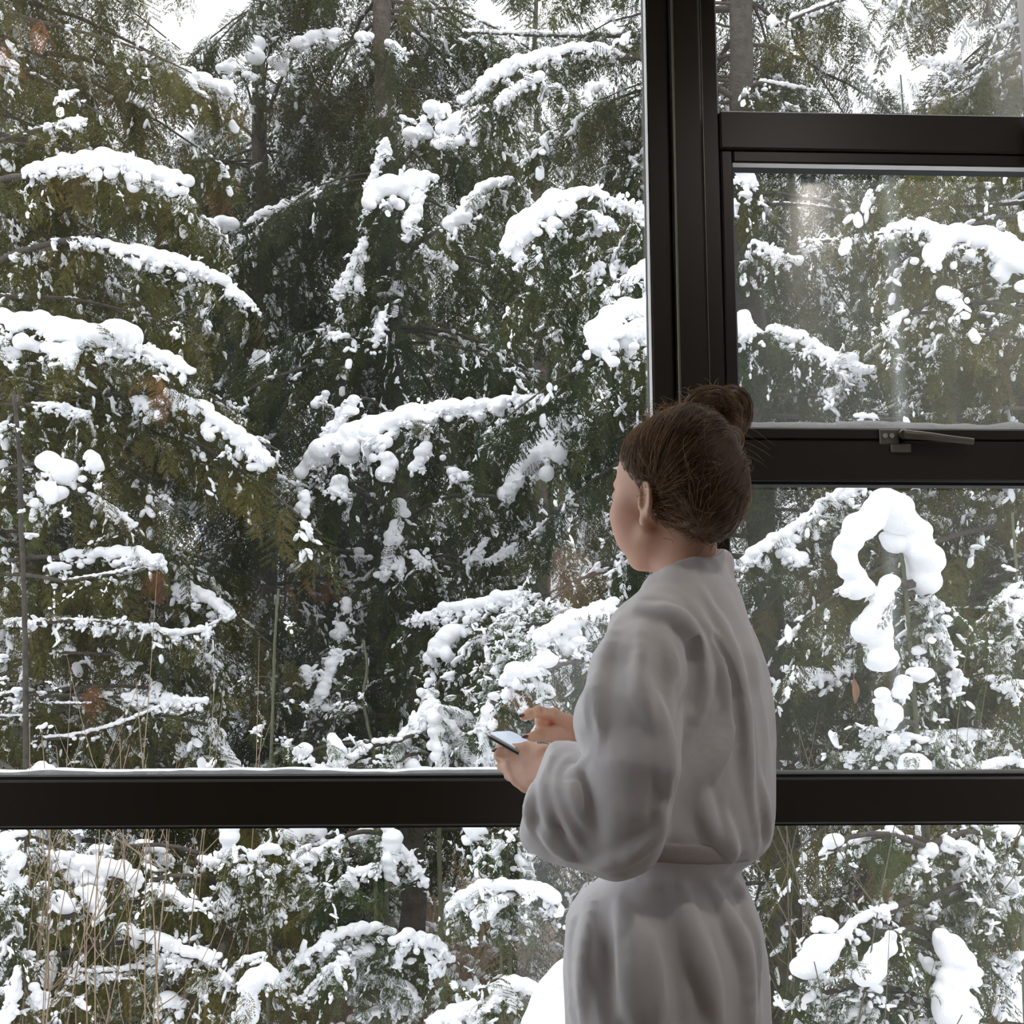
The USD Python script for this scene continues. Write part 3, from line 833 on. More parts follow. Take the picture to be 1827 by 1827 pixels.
# the middle spruce
for pts, r, kw in [
    ([(532, 832), (570, 798), (620, 772), (680, 756), (740, 737), (790, 728), (850, 727), (920, 722), (962, 724)], [15, 24, 24, 20, 18, 15, 11, 9, 8], dict(dy=-1.6, drip=.75)),
    ([(588, 768), (615, 738), (640, 708)], [13, 14, 11], dict(dy=-1.3, fol=.5, drip=.3)),
    ([(655, 772), (690, 790)], [12, 12], dict(dy=-1.7, link=False, fol=.5)), ([(605, 855), (612, 878)], [12, 13], dict(dy=-1.7, link=False, fol=.6)), ([(695, 818), (688, 845)], [13, 15], dict(dy=-1.7, link=False, fol=.5, drip=.2)),
    ([(760, 800), (740, 835)], [12, 10], dict(dy=-1.7, link=False)), ([(830, 850), (800, 840)], [11, 8], dict(dy=-1.7, link=False)), ([(545, 880), (535, 910)], [9, 9], dict(dy=-1.7, link=False)),
    ([(905, 885), (925, 845), (960, 800), (1000, 757), (1015, 732)], [8, 15, 19, 19, 12], dict(dy=-1.4)), ([(1000, 815), (1020, 790)], [9, 9], dict(dy=-1.4, link=False)), ([(1040, 770), (1030, 740)], [7, 8], dict(dy=-1.4, link=False)),
    ([(712, 900), (722, 918)], [10, 11], dict(dy=-1.2)), ([(705, 935), (696, 970), (690, 1005), (682, 1032)], [11, 12, 11, 7], dict(dy=-1.2, drip=.7)), ([(712, 1000), (718, 1030)], [7, 6], dict(dy=-1.2, link=False)),
    ([(735, 985), (770, 1012)], [7, 5], dict(dy=-1.2, link=False, fol=.6)),
    ([(618, 1070), (620, 1092)], [7, 9], dict(dy=-1.0)), ([(608, 1115), (602, 1140)], [9, 14], dict(dy=-1.0, fol=.6, drip=.4)), ([(600, 1165), (590, 1195), (575, 1232), (558, 1255)], [8, 11, 12, 7], dict(dy=-1.4)), ([(545, 1195), (550, 1215)], [9, 8], dict(dy=-1.4, link=False)),
    ([(740, 1102), (800, 1082), (850, 1077), (920, 1062), (945, 1066)], [5, 10, 12, 12, 8], dict(dy=-2.2)), ([(775, 1160), (800, 1132), (835, 1120)], [14, 15, 10], dict(dy=-2.2)), ([(840, 1155), (870, 1135), (905, 1105), (935, 1070)], [12, 14, 14, 12], dict(dy=-2.4)),
    ([(730, 242), (760, 232)], [12, 14], dict(dy=-.8)), ([(795, 222), (840, 214), (885, 206)], [16, 22, 15], dict(dy=-1.0, drip=.5)), ([(770, 195), (800, 190)], [13, 9], dict(dy=-.9, link=False)), ([(718, 206), (742, 222)], [5, 4], dict(dy=-.8, link=False, drip=0, fol=.3)), ([(905, 195), (930, 228)], [7, 8], dict(dy=-1, link=False)),
    ([(658, 368), (690, 335), (720, 318), (772, 308)], [11, 19, 18, 12], dict(dy=-1.2)), ([(745, 345), (738, 385), (728, 412)], [10, 13, 9], dict(dy=-1.2, link=False)), ([(752, 438), (785, 460), (812, 482)], [5, 9, 6], dict(dy=-1.2, fol=.6, drip=.2)),
    ([(800, 408), (830, 380), (850, 350), (868, 325), (915, 312)], [11, 14, 14, 11, 6], dict(dy=-1.4)),
    ([(598, 528), (620, 490), (640, 455), (652, 425)], [5, 9, 10, 5], dict(dy=-1.0, drip=.9)), ([(640, 500), (636, 520)], [8, 7], dict(dy=-1.0, link=False)), ([(688, 255), (680, 280), (668, 310), (655, 335)], [6, 7, 7, 6], dict(dy=-1.1, drip=.3)),
    ([(684, 560), (676, 590), (668, 620)], [6, 6, 5], dict(dy=-1.1)), ([(590, 595), (620, 600)], [6, 6], dict(dy=-1)), ([(695, 75), (720, 95)], [8, 6], dict(dy=-.6)), ([(640, 62), (660, 68)], [10, 8], dict(dy=-.6)),
    ([(560, 720), (585, 700)], [9, 6], dict(dy=-1.0, link=False)), ([(520, 1010), (560, 985)], [4, 6], dict(dy=-.8)), ([(640, 985), (650, 1000)], [7, 6], dict(dy=-.5)),
    ([(870, 1000), (900, 985), (920, 970)], [5, 6, 4], dict(dy=-.8)), ([(840, 1000), (870, 960)], [5, 5], dict(dy=-.8)), ([(905, 1032), (955, 1022)], [4, 4], dict(dy=-.7)),
]:
    A.hero(pts, r, **kw)
# the hemlock behind the upright
for pts, r, kw in [
    ([(822, 168), (852, 152), (880, 128), (910, 113), (965, 105), (1040, 92), (1100, 108)], [8, 11, 12, 11, 12, 12, 9], dict(dy=-.3)), ([(895, 172), (930, 152), (965, 138)], [9, 10, 9], dict(dy=-.4, link=False)), ([(975, 158), (995, 155)], [9, 9], dict(dy=-.4, link=False)), ([(1050, 158), (1075, 150)], [9, 8], dict(dy=-.4, link=False)),
    ([(828, 86), (920, 74), (1000, 60), (1080, 44), (1160, 28)], [4, 5, 6, 6, 6], dict(dy=0.4, drip=.1, fol=.8)),
    ([(905, 445), (920, 410), (960, 380), (1000, 352), (1035, 340), (1085, 347)], [14, 22, 22, 18, 14, 9], dict(dy=-1.2, drip=.6)), ([(985, 398), (1000, 392)], [14, 12], dict(dy=-1.25, link=False, fol=.4)), ([(1058, 385), (1085, 395)], [12, 11], dict(dy=-1.2, link=False)), ([(1095, 360), (1155, 378)], [7, 8], dict(dy=-1.2, link=False)), ([(1105, 470), (1120, 482)], [8, 9], dict(dy=-1)), ([(1060, 480), (1075, 470)], [9, 8], dict(dy=-1)),
    ([(1062, 622), (1072, 585), (1105, 556), (1165, 540)], [16, 26, 28, 26], dict(dy=-2.2, drip=.4, fol=.7)), ([(1120, 590), (1160, 588)], [22, 22], dict(dy=-2.2, link=False, fol=.3)), ([(1115, 500), (1165, 478)], [11, 14], dict(dy=-2.0, link=False)), ([(1080, 525), (1100, 512)], [9, 8], dict(dy=-2, link=False)),
    ([(1325, 565), (1335, 592)], [14, 20], dict(dy=-1.6)), ([(1385, 576), (1440, 602), (1482, 640), (1548, 672)], [13, 12, 13, 9], dict(dy=-1.5)), ([(1500, 665), (1545, 685)], [10, 7], dict(dy=-1.5, link=False)), ([(1480, 700), (1495, 690)], [6, 6], dict(dy=-1.5, link=False)),
    ([(1325, 305), (1345, 335)], [14, 13], dict(dy=-1.0)), ([(1350, 425), (1390, 455), (1420, 470)], [6, 9, 9], dict(dy=-1)),
    ([(1350, 156), (1405, 152), (1462, 149)], [4, 5, 3], dict(dy=-.2, drip=.1, fol=.4)), ([(1375, 372), (1450, 365), (1525, 368)], [3, 3, 3], dict(dy=-.2, drip=0, fol=.6)), ([(1405, 447), (1470, 430), (1545, 425), (1600, 415)], [2, 3, 6, 7], dict(dy=-.6, drip=.3, fol=.6)),
    ([(1340, 992), (1380, 962), (1430, 935), (1470, 895), (1530, 872)], [11, 12, 12, 10, 9], dict(dy=-1.9)), ([(1405, 985), (1435, 1000)], [11, 10], dict(dy=-1.9, link=False)),
    ([(1390, 1190), (1440, 1200), (1490, 1205), (1530, 1180)], [8, 10, 11, 7], dict(dy=-1.5)), ([(1410, 1080), (1440, 1065)], [7, 8], dict(dy=-1.2)), ([(1440, 1130), (1500, 1150)], [6, 8], dict(dy=-1.2)),
    ([(1650, 920), (1690, 938)], [13, 12], dict(dy=-1.4)), ([(1700, 950), (1750, 965), (1790, 985)], [5, 5, 5], dict(dy=-1.4, drip=.2)),
    ([(1405, 790 + 240), (1455, 1060)], [5, 5], dict(dy=-1.)), ([(1640, 1310), (1720, 1308), (1800, 1312)], [8, 9, 10], dict(dy=-1.6)), ([(1500, 1350), (1560, 1345)], [6, 6], dict(dy=-1.6)),
    ([(960, 1140), (1000, 1112), (1050, 1090), (1100, 1070)], [14, 18, 16, 12], dict(dy=-2.2)), ([(895, 1215), (930, 1195), (975, 1180)], [11, 17, 15], dict(dy=-2.4)), ([(1010, 1160), (1040, 1140)], [12, 12], dict(dy=-2.2, link=False)), ([(960, 1220), (990, 1235)], [9, 9], dict(dy=-2.3, link=False)),
]:
    E.hero(pts, r, **kw)
# the cedar past the right edge
for pts, r, kw in [
    ([(1560, 422), (1600, 405), (1650, 400), (1700, 412)], [4, 9, 13, 14], dict(dy=-.8)), ([(1690, 415), (1730, 412), (1765, 420), (1795, 445), (1815, 475), (1840, 500)], [14, 19, 22, 26, 30, 30], dict(dy=-1.0, drip=.35, fol=.6)), ([(1660, 470), (1668, 445), (1690, 430)], [13, 17, 16], dict(dy=-1.0, link=False, fol=.6)),
    ([(1690, 522), (1708, 530)], [13, 11], dict(dy=-1)), ([(1700, 570), (1705, 585)], [7, 6], dict(dy=-1)), ([(1590, 572), (1620, 553)], [7, 8], dict(dy=-.8)), ([(1600, 645), (1615, 635)], [8, 8], dict(dy=-.6)), ([(1650, 620), (1690, 600)], [5, 5], dict(dy=-.6)),
    ([(1600, 366), (1700, 362), (1760, 368), (1840, 372)], [3, 4, 4, 4], dict(dy=.3, drip=0, fol=.6)),
    ([(1640, 110), (1690, 115), (1720, 118)], [5, 8, 6], dict(dy=0.6)), ([(1660, 180), (1700, 175), (1740, 160), (1790, 140), (1827, 120)], [6, 9, 6, 5, 8], dict(dy=.4)), ([(1590, 15), (1640, 20), (1660, 12)], [8, 8, 6], dict(dy=.8)), ([(1790, 150), (1805, 170)], [8, 7], dict(dy=.4)),
    ([(1420, 20), (1500, 5)], [7, 6], dict(dy=.9)), ([(1375, 35), (1385, 40)], [10, 9], dict(dy=1)),
    ([(1720, 735), (1760, 725)], [4, 4], dict(dy=-.6)), ([(1530, 740), (1560, 745)], [7, 7], dict(dy=-.6)),
    ([(1790, 1225), (1830, 1222)], [9, 10], dict(dy=-1.4)), ([(1800, 1110), (1825, 1080)], [9, 12], dict(dy=-1.3)), ([(1780, 1075), (1815, 1045)], [5, 6], dict(dy=-1.3)),
]:
    G.hero(pts, r, **kw)
# rusty withered tips
for tr, px, py, rx, ry, n in ((B, 425, 205, 22, 18, 10), (B, 392, 355, 22, 24, 14), (C, 285, 690, 10, 20, 8), (C, 285, 1020, 22, 10, 10), (B, 385, 335, 18, 12, 6), (A, 560, 1040, 50, 40, 14), (B, 482, 885, 10, 9, 6), (C, 165, 1225, 14, 14, 6), (C, 12, 80, 14, 20, 6), (C, 70, 35, 15, 15, 5)):
    tr.patch(px, py, rx, ry, n, -1.0, (0.14, 0.26), leaf='rust', depth=0.15)

# fill of the crowns: boughs to the sides and behind, for those towards the house are the ones above
for q in ((690, 520, 55, 260, 130), (705, 1040, 60, 170, 100), (715, 1330, 50, 80, 40), (688, 180, 40, 120, 26)):
    A.patch(*q, -0.45, (0.34, 0.6), 0.15, 1.2, None, 0.2)
for q in ((470, 620, 50, 300, 110), (480, 1150, 45, 130, 40)):
    B.patch(*q, -0.4, (0.34, 0.6), 0.12, 1.3, None, 0.2)
for q in ((1335, 330, 30, 120, 16), (1350, 800, 40, 200, 30)):
    E.patch(*q, -0.4, (0.3, 0.5), 0.15, 1.1, None, 0.2)
A.wild(95, -0.7, 12, 2.5, 0.75, 0.20, (0.34, 0.6), az=(-0.45, 3.6), hang=1.2, dens=2.1, cap=.2)
B.wild(75, -1.0, 8.6, 2.3, 0.85, 0.20, (0.34, 0.6), az=(-0.45, 3.6), hang=1.4, dens=2.1, cap=.2)
C.wild(110, -1.8, 10, 3.0, 0.42, 0.22, (0.3, 0.52), az=(-0.3, 1.5), hang=1.3, dens=2.1, cap=.25)
E.wild(95, -1.6, 9, 2.2, 0.55, 0.20, (0.3, 0.52), az=(-0.4, 3.5), hang=1.1, dens=2.0, cap=.22)
G.wild(75, -1.2, 8.0, 2.2, 0.5, 0.2, (0.28, 0.5), az=(1.5, 3.5), hang=1.1, dens=2.0, cap=.2)
for t in T.values():
    t.finish()
# ------------------------------------------------------------------ trees up the slope
rb = np.random.default_rng(77)
spots = []
tries = 0
while len(spots) < 52 and tries < 4000:
    tries += 1
    y = rb.uniform(18.5, 46)
    x = rb.uniform(-0.62, 0.85) * y
    if all((x - a) ** 2 + (y - b) ** 2 > (1.3 + 0.03 * y) ** 2 for a, b in spots):
        spots.append((x, y))
for x, y in sorted(spots, key=lambda s: s[1]):
    g = float(ground_z(x, y))
    H = rb.uniform(9, 16) if y < 30 else rb.uniform(8, 13)
    root = thing('fir_tree', 'snow-dusted fir on the white slope, seen in pieces between the nearer trees', 'tree', (x, y, g), 'firs on the slope behind')
    tk = np.array([[rb.normal(0, 0.04), rb.normal(0, 0.04), z] for z in np.linspace(-0.2, H * 0.97, 12)])
    obj('trunk', tube(tk, np.linspace(0.2, 0.03, 12) * H / 14, 8), M['bark'], root, smooth=60)
    n = int(620 if y < 24 else 420)
    hz = 1 - rb.random(n) ** 0.62 * 0.97
    z = 1.8 + hz * (H - 1.6)
    a = rb.uniform(0, 2 * np.pi, n)
    L = (1 - hz) ** 0.8 * H * 0.22 + 0.25
    rr = L * rb.uniform(0.25, 1, n) ** 0.6
    out = np.stack([np.cos(a), np.sin(a), 0 * a], -1)
    P = out * rr[:, None] + np.stack([0 * z, 0 * z, z - 0.45 * rr], -1)
    D = out * rb.uniform(0.3, 1.0, (n, 1)) + np.array([0, 0, -1.0]) * rb.uniform(0.3, 1.2, (n, 1)) + rb.normal(0, 0.2, (n, 3))
    S = rb.uniform(0.6, 1.05, n) * (1 if y < 24 else 1.25)
    q = frames(D, rb)
    scatter('foliage', root, SPRAYS, M['far'], P, q, S, rb)
    m = rb.random(n) < 0.36
    scatter('snow_dusting', root, SNOWS, M['snow'], P[m], q[m], S[m], rb, smooth=True)
# ------------------------------------------------------------------ saplings and young trees near the glass
def sapling(key, name, label, trunk, y, r, seed, strokes, leaf='green', wild=None, bark='stem', cat='young tree', patches=()):
    t = Grove(name, label, trunk, y, r, seed, leaf, SPRUCE, bark, cat)
    for pts, rr, kw in strokes:
        kw = {'size': (0.14, 0.28), 'hang': 0.45, 'snow': 0.45, **kw}
        t.hero(pts, rr, **kw)
    for p in patches:
        t.patch(*p)
    if wild:
        t.wild(**{'sag': 0.45, 'snow': 0.5, 'size': (0.16, 0.3), 'hang': 0.35, 'dens': 1.3, 'cap': 0.5, **wild})
    t.finish('twig')
    T[key] = t
    return t


zz = lambda py, y: float(at(900, py, y)[2])
sapling('arch', 'sapling', 'slender sapling outside the lower right pane under an arch of thick snow lumps', [(1590, 902), (1603, 960), (1615, 1040), (1622, 1130), (1632, 1250), (1643, 1400), (1655, 1600), (1660, 1850)], 5.2, 4.5, 41, [
    ([(1527, 1050), (1508, 1010), (1506, 985), (1530, 945), (1560, 908), (1592, 898), (1625, 935), (1650, 975), (1667, 1005), (1668, 1040)], [22, 21, 21, 26, 28, 28, 29, 31, 33, 26], dict(dy=-.05, drip=.1, fol=.2)),
    ([(1588, 962), (1606, 972)], [19, 21], dict(dy=.02, drip=.1, fol=.3, link=False)),
    ([(1520, 1030), (1530, 1062)], [18, 15], dict(dy=-.1, drip=.3, fol=.4, link=False)),
    ([(1590, 1035), (1572, 1080), (1568, 1125), (1566, 1165), (1572, 1192)], [15, 22, 28, 28, 17], dict(dy=-.12, drip=.14, fol=.4)),
    ([(1570, 1240), (1582, 1275), (1585, 1295)], [12, 18, 14], dict(dy=-.1, fol=.5)), ([(1612, 1215), (1600, 1238)], [12, 14], dict(dy=-.12, fol=.5)), ([(1630, 1200), (1660, 1203)], [15, 15], dict(dy=-.05, fol=.5, drip=.3)),
    ([(1652, 1110), (1675, 1130), (1695, 1165)], [9, 13, 12], dict(dy=.1)), ([(1640, 1080), (1665, 1068)], [8, 9], dict(dy=.1)), ([(1630, 1160), (1650, 1165)], [9, 8], dict(dy=.0)),
    ([(1700, 1190), (1712, 1215)], [9, 10], dict(dy=.1)), ([(1655, 1060), (1690, 1090)], [6, 6], dict(dy=.1)),
    ([(1610, 1375), (1635, 1352), (1655, 1385)], [14, 18, 18], dict(dy=-.1, fol=.4)), ([(1680, 1360), (1700, 1375), (1720, 1390)], [7, 9, 8], dict(dy=0)), ([(1545, 1300), (1600, 1310), (1650, 1320)], [5, 7, 8], dict(dy=0)), ([(1660, 1330), (1690, 1320)], [11, 9], dict(dy=0)),
    ([(1580, 1330), (1575, 1350)], [7, 7], dict(dy=0, fol=.4)),
], patches=[(1650, 1100, 60, 80, 26, 0.1, (0.14, 0.26), 0.6, 0.5, None, 0.12), (1620, 1330, 110, 50, 44, 0.1, (0.15, 0.28), 0.55, 0.4, None, 0.15)])
sapling('lowright', 'young_spruce', 'young spruce below the low beam at the right, loaded with fat white snow cushions', [(1652, 1440), (1655, 1540), (1660, 1650), (1665, 1850)], 5.0, 6, 42, [
    ([(1490, 1498), (1482, 1508)], [15, 14], dict(dy=-.2, drip=.2, fol=.5)), ([(1520, 1500), (1545, 1495)], [9, 8], dict(dy=-.1)),
    ([(1600, 1620), (1560, 1628), (1520, 1648), (1490, 1672)], [8, 9, 9, 8], dict(dy=-.2, drip=.2)), ([(1490, 1678), (1462, 1700), (1440, 1725), (1428, 1738)], [15, 23, 25, 17], dict(dy=-.25, drip=.12, fol=.4)),
    ([(1462, 1645), (1478, 1655)], [13, 14], dict(dy=-.2, drip=.2, fol=.4)), ([(1450, 1775), (1435, 1785)], [8, 9], dict(dy=-.2)), ([(1455, 1740), (1462, 1755)], [8, 7], dict(dy=-.2, link=False)),
    ([(1592, 1672), (1575, 1705), (1552, 1735), (1535, 1755)], [11, 18, 23, 16], dict(dy=-.3, drip=.14)), ([(1560, 1760), (1570, 1770)], [10, 9], dict(dy=-.3, link=False, fol=.4)),
    ([(1680, 1668), (1705, 1700), (1712, 1735), (1690, 1760), (1708, 1800), (1690, 1840)], [15, 24, 26, 26, 31, 22], dict(dy=-.3, drip=.14, fol=.5)), ([(1735, 1735), (1740, 1755)], [15, 15], dict(dy=-.3, link=False, fol=.3)), ([(1730, 1790), (1745, 1810)], [12, 12], dict(dy=-.3, link=False)),
    ([(1655, 1715), (1660, 1735)], [9, 9], dict(dy=-.2)), ([(1650, 1520), (1665, 1510)], [13, 11], dict(dy=0)), ([(1690, 1500), (1720, 1515), (1740, 1525)], [9, 12, 14], dict(dy=0)), ([(1765, 1595), (1785, 1615)], [15, 17], dict(dy=.1, drip=.2, fol=.4)), ([(1795, 1575), (1812, 1595)], [12, 14], dict(dy=.1, drip=.2, fol=.4)), ([(1740, 1600), (1745, 1620)], [9, 10], dict(dy=.1)),
    ([(1710, 1650), (1735, 1640)], [11, 10], dict(dy=.1)), ([(1620, 1560), (1600, 1580)], [7, 7], dict(dy=0)), ([(1640, 1545), (1625, 1560)], [8, 8], dict(dy=0)), ([(1700, 1560), (1760, 1550)], [7, 6], dict(dy=.1)), ([(1780, 1485), (1815, 1480)], [12, 12], dict(dy=.1)), ([(1590, 1480), (1605, 1495)], [9, 9], dict(dy=0)),
    ([(1500, 1815), (1530, 1810)], [12, 14], dict(dy=-.2)), ([(1540, 1800), (1570, 1812)], [9, 9], dict(dy=-.2)), ([(1640, 1830), (1665, 1822)], [10, 10], dict(dy=-.2)), ([(1790, 1720), (1830, 1700)], [7, 8], dict(dy=.1)), ([(1470, 1790), (1530, 1765)], [5, 5], dict(dy=-.1, drip=.7)),
], patches=[(1640, 1660, 150, 110, 130, 0.1, (0.14, 0.28), 0.6, 0.4, None, 0.18), (1730, 1560, 100, 70, 60, 0.15, (0.14, 0.28), 0.65, 0.4, None, 0.18), (1560, 1780, 120, 50, 60, 0.1, (0.14, 0.26), 0.5, 0.5, None, 0.15)], bark='bark')
sapling('archlow', 'young_spruce', 'young spruce with arched white boughs in front of the middle trunk, below the long beam', [(690, 1440), (691, 1560), (690, 1650), (692, 1850)], 7.5, 4.5, 43, [
    ([(690, 1475), (698, 1505), (695, 1545), (697, 1565)], [10, 15, 14, 7], dict(dy=-.3, drip=.6)), ([(508, 1548), (560, 1522), (612, 1492)], [5, 7, 5], dict(dy=-.2)), ([(600, 1578), (640, 1556), (680, 1543)], [5, 8, 7], dict(dy=-.3)), ([(625, 1570), (635, 1585)], [9, 8], dict(dy=-.3, link=False)),
    ([(705, 1505), (735, 1535), (762, 1578)], [6, 7, 6], dict(dy=-.2)), ([(500, 1748), (530, 1712), (570, 1685), (610, 1665), (650, 1662), (700, 1670)], [6, 7, 7, 10, 11, 6], dict(dy=-.6, drip=.3)), ([(702, 1668), (745, 1668), (780, 1685), (800, 1715)], [7, 10, 9, 6], dict(dy=-.6)),
    ([(535, 1785), (570, 1745), (610, 1712)], [5, 6, 6], dict(dy=-.7, drip=.3)), ([(625, 1705), (650, 1692), (668, 1698)], [11, 11, 9], dict(dy=-.5)), ([(720, 1690), (710, 1710)], [9, 8], dict(dy=-.6)), ([(760, 1700), (790, 1740)], [6, 5], dict(dy=-.6, drip=.3)),
    ([(600, 1725), (610, 1740)], [9, 7], dict(dy=-.6, link=False)), ([(650, 1745), (690, 1740)], [6, 6], dict(dy=-.4)), ([(700, 1745), (730, 1765), (745, 1785)], [6, 9, 6], dict(dy=-.4)), ([(645, 1815), (680, 1795)], [8, 7], dict(dy=-.3)), ([(700, 1790), (705, 1810)], [8, 7], dict(dy=-.3)),
    ([(530, 1488), (560, 1480), (575, 1490)], [17, 14, 13], dict(dy=.1)), ([(635, 1490), (655, 1485)], [11, 10], dict(dy=0)), ([(540, 1515), (525, 1530)], [9, 8], dict(dy=0)),
], patches=[(600, 1590, 90, 40, 60, -.1, (0.2, 0.34), 0.35, 0.4, None, 0.25), (640, 1720, 130, 50, 60, -.3, (0.18, 0.32), 0.5, 0.5, None, 0.25), (560, 1600, 50, 40, 30, -.1, (0.2, 0.34), 0.2, 0.5, None, 0.2)])
sapling('cap', 'sapling', 'small sapling under a curved snow cap, just left of the robe below the beam', [(905, 1430), (906, 1540), (909, 1640), (912, 1850)], 6.5, 3.5, 44, [
    ([(806, 1636), (830, 1602), (868, 1578), (930, 1580), (965, 1580), (992, 1602)], [10, 13, 12, 11, 13, 10], dict(dy=-.2, drip=.4)), ([(852, 1632), (880, 1615), (905, 1610)], [13, 15, 11], dict(dy=-.25, drip=.3)), ([(985, 1612), (992, 1632)], [8, 6], dict(dy=-.2, link=False)), ([(885, 1645), (905, 1650)], [9, 9], dict(dy=-.2, link=False)),
    ([(770, 1822), (810, 1806), (850, 1785)], [9, 12, 10], dict(dy=-.5)), ([(885, 1762), (915, 1752), (945, 1762)], [12, 15, 12], dict(dy=-.4, drip=.3)), ([(840, 1810), (870, 1800)], [8, 9], dict(dy=-.5)), ([(890, 1510), (880, 1525)], [9, 8], dict(dy=0)), ([(925, 1530), (945, 1545)], [8, 7], dict(dy=0)), ([(845, 1480), (860, 1490)], [15, 12], dict(dy=.2, fol=.4)), ([(850, 1520), (852, 1535)], [6, 6], dict(dy=.2, link=False)), ([(940, 1490), (935, 1500)], [8, 7], dict(dy=0)),
], patches=[(900, 1610, 70, 30, 34, 0, (0.14, 0.26), 0.5, 0.5, None, 0.15), (850, 1800, 80, 30, 36, -.3, (0.16, 0.3), 0.4, 0.4, None, 0.2), (890, 1510, 50, 30, 24, 0.1, (0.14, 0.26), 0.5, 0.4, None, 0.2)])
sapling('wedge', 'young_fir', 'wedge-shaped young fir with white snow ridges, behind the low beam left of the hands', [(775, 1235), (778, 1330), (782, 1420), (790, 1850)], 8.2, 4, 45, [
    ([(768, 1258), (740, 1290), (712, 1338), (688, 1382)], [8, 11, 12, 10], dict(dy=-.3)), ([(776, 1258), (802, 1292), (828, 1340), (852, 1384)], [8, 10, 11, 11], dict(dy=-.3)), ([(770, 1270), (780, 1315), (788, 1368)], [10, 13, 13], dict(dy=-.5)), ([(790, 1262), (825, 1275), (855, 1300)], [7, 9, 7], dict(dy=-.2)),
    ([(740, 1370), (760, 1385)], [13, 14], dict(dy=-.5, fol=.5)), ([(820, 1375), (835, 1388)], [8, 9], dict(dy=-.4)), ([(750, 1235), (775, 1238)], [9, 9], dict(dy=0)), ([(790, 1210), (810, 1200)], [6, 6], dict(dy=.2)), ([(760, 1225), (765, 1215)], [6, 6], dict(dy=0)),
    ([(612, 1368), (638, 1342), (662, 1330)], [6, 8, 5], dict(dy=-.6, drip=.1)), ([(668, 1322), (715, 1318)], [6, 5], dict(dy=-.6, drip=.1)), ([(672, 1350), (715, 1352)], [5, 7], dict(dy=-.6, drip=.2)),
    ([(545, 1335), (530, 1345)], [10, 14], dict(dy=-.7, fol=.5)), ([(590, 1315), (602, 1340), (605, 1370)], [9, 14, 14], dict(dy=-.7)), ([(560, 1380), (585, 1372)], [16, 16], dict(dy=-.7, fol=.4)), ([(520, 1385), (510, 1370)], [10, 8], dict(dy=-.7)),
], patches=[(775, 1330, 60, 50, 40, -.1, (0.2, 0.34), 0.5, 0.5, None, 0.2), (590, 1340, 60, 40, 30, -.3, (0.2, 0.34), 0.3, 0.5, None, 0.2)])
sapling('speck', 'sapling', 'thin sapling with finely speckled snowy twigs, right behind the phone and hands', [(884, 1140), (886, 1210), (890, 1300), (893, 1500), (895, 1850)], 7.4, 2.8, 46, [
    ([(905, 1210), (930, 1195), (955, 1180)], [8, 11, 10], dict(dy=-.2)), ([(870, 1270), (862, 1285), (855, 1300)], [11, 12, 8], dict(dy=-.3)), ([(880, 1245), (900, 1238), (925, 1255), (940, 1275)], [9, 8, 8, 6], dict(dy=-.3)),
    ([(895, 1180), (880, 1200)], [8, 8], dict(dy=-.1)), ([(940, 1160), (955, 1150)], [9, 9], dict(dy=0)), ([(985, 1130), (1005, 1150)], [10, 9], dict(dy=0)), ([(1030, 1110), (1050, 1130)], [9, 8], dict(dy=0)),
    ([(860, 1310), (870, 1345), (880, 1380)], [8, 9, 9], dict(dy=-.3)), ([(905, 1380), (880, 1385)], [9, 10], dict(dy=-.3)),
], patches=[(980, 1130, 100, 60, 110, 0.1, (0.16, 0.3), 0.95, 0.3, None, 0.25, 1.2), (900, 1200, 60, 60, 60, 0.1, (0.16, 0.3), 0.9, 0.3, None, 0.25, 1.2), (890, 1330, 40, 50, 24, 0, (0.16, 0.28), 0.6, 0.4, None, 0.2)])
sapling('edge', 'sapling', 'green-stemmed sapling at the far right edge of the window, twigs lined with snow', [(1806, 915), (1812, 1000), (1816, 1100), (1822, 1250), (1826, 1400), (1830, 1850)], 6.0, 3.4, 47, [
    ([(1762, 1105), (1785, 1085), (1806, 1075)], [4, 6, 5], dict(dy=0, drip=.1)), ([(1790, 1010), (1822, 1022)], [5, 5], dict(dy=0, drip=.1)), ([(1770, 1160), (1790, 1150), (1815, 1130)], [6, 8, 8], dict(dy=-.1)), ([(1780, 1180), (1800, 1170)], [7, 7], dict(dy=-.1)), ([(1765, 1210), (1800, 1208)], [6, 7], dict(dy=-.1)), ([(1770, 1330), (1800, 1335)], [9, 9], dict(dy=-.1)), ([(1735, 1375), (1780, 1360), (1815, 1350)], [8, 10, 10], dict(dy=-.2)), ([(1750, 1390), (1800, 1385)], [9, 10], dict(dy=-.2)),
], patches=[(1790, 1130, 50, 90, 50, 0.1, (0.14, 0.26), 0.5, 0.4, None, 0.15), (1770, 1340, 60, 40, 50, 0.1, (0.16, 0.28), 0.6, 0.4, None, 0.15)])
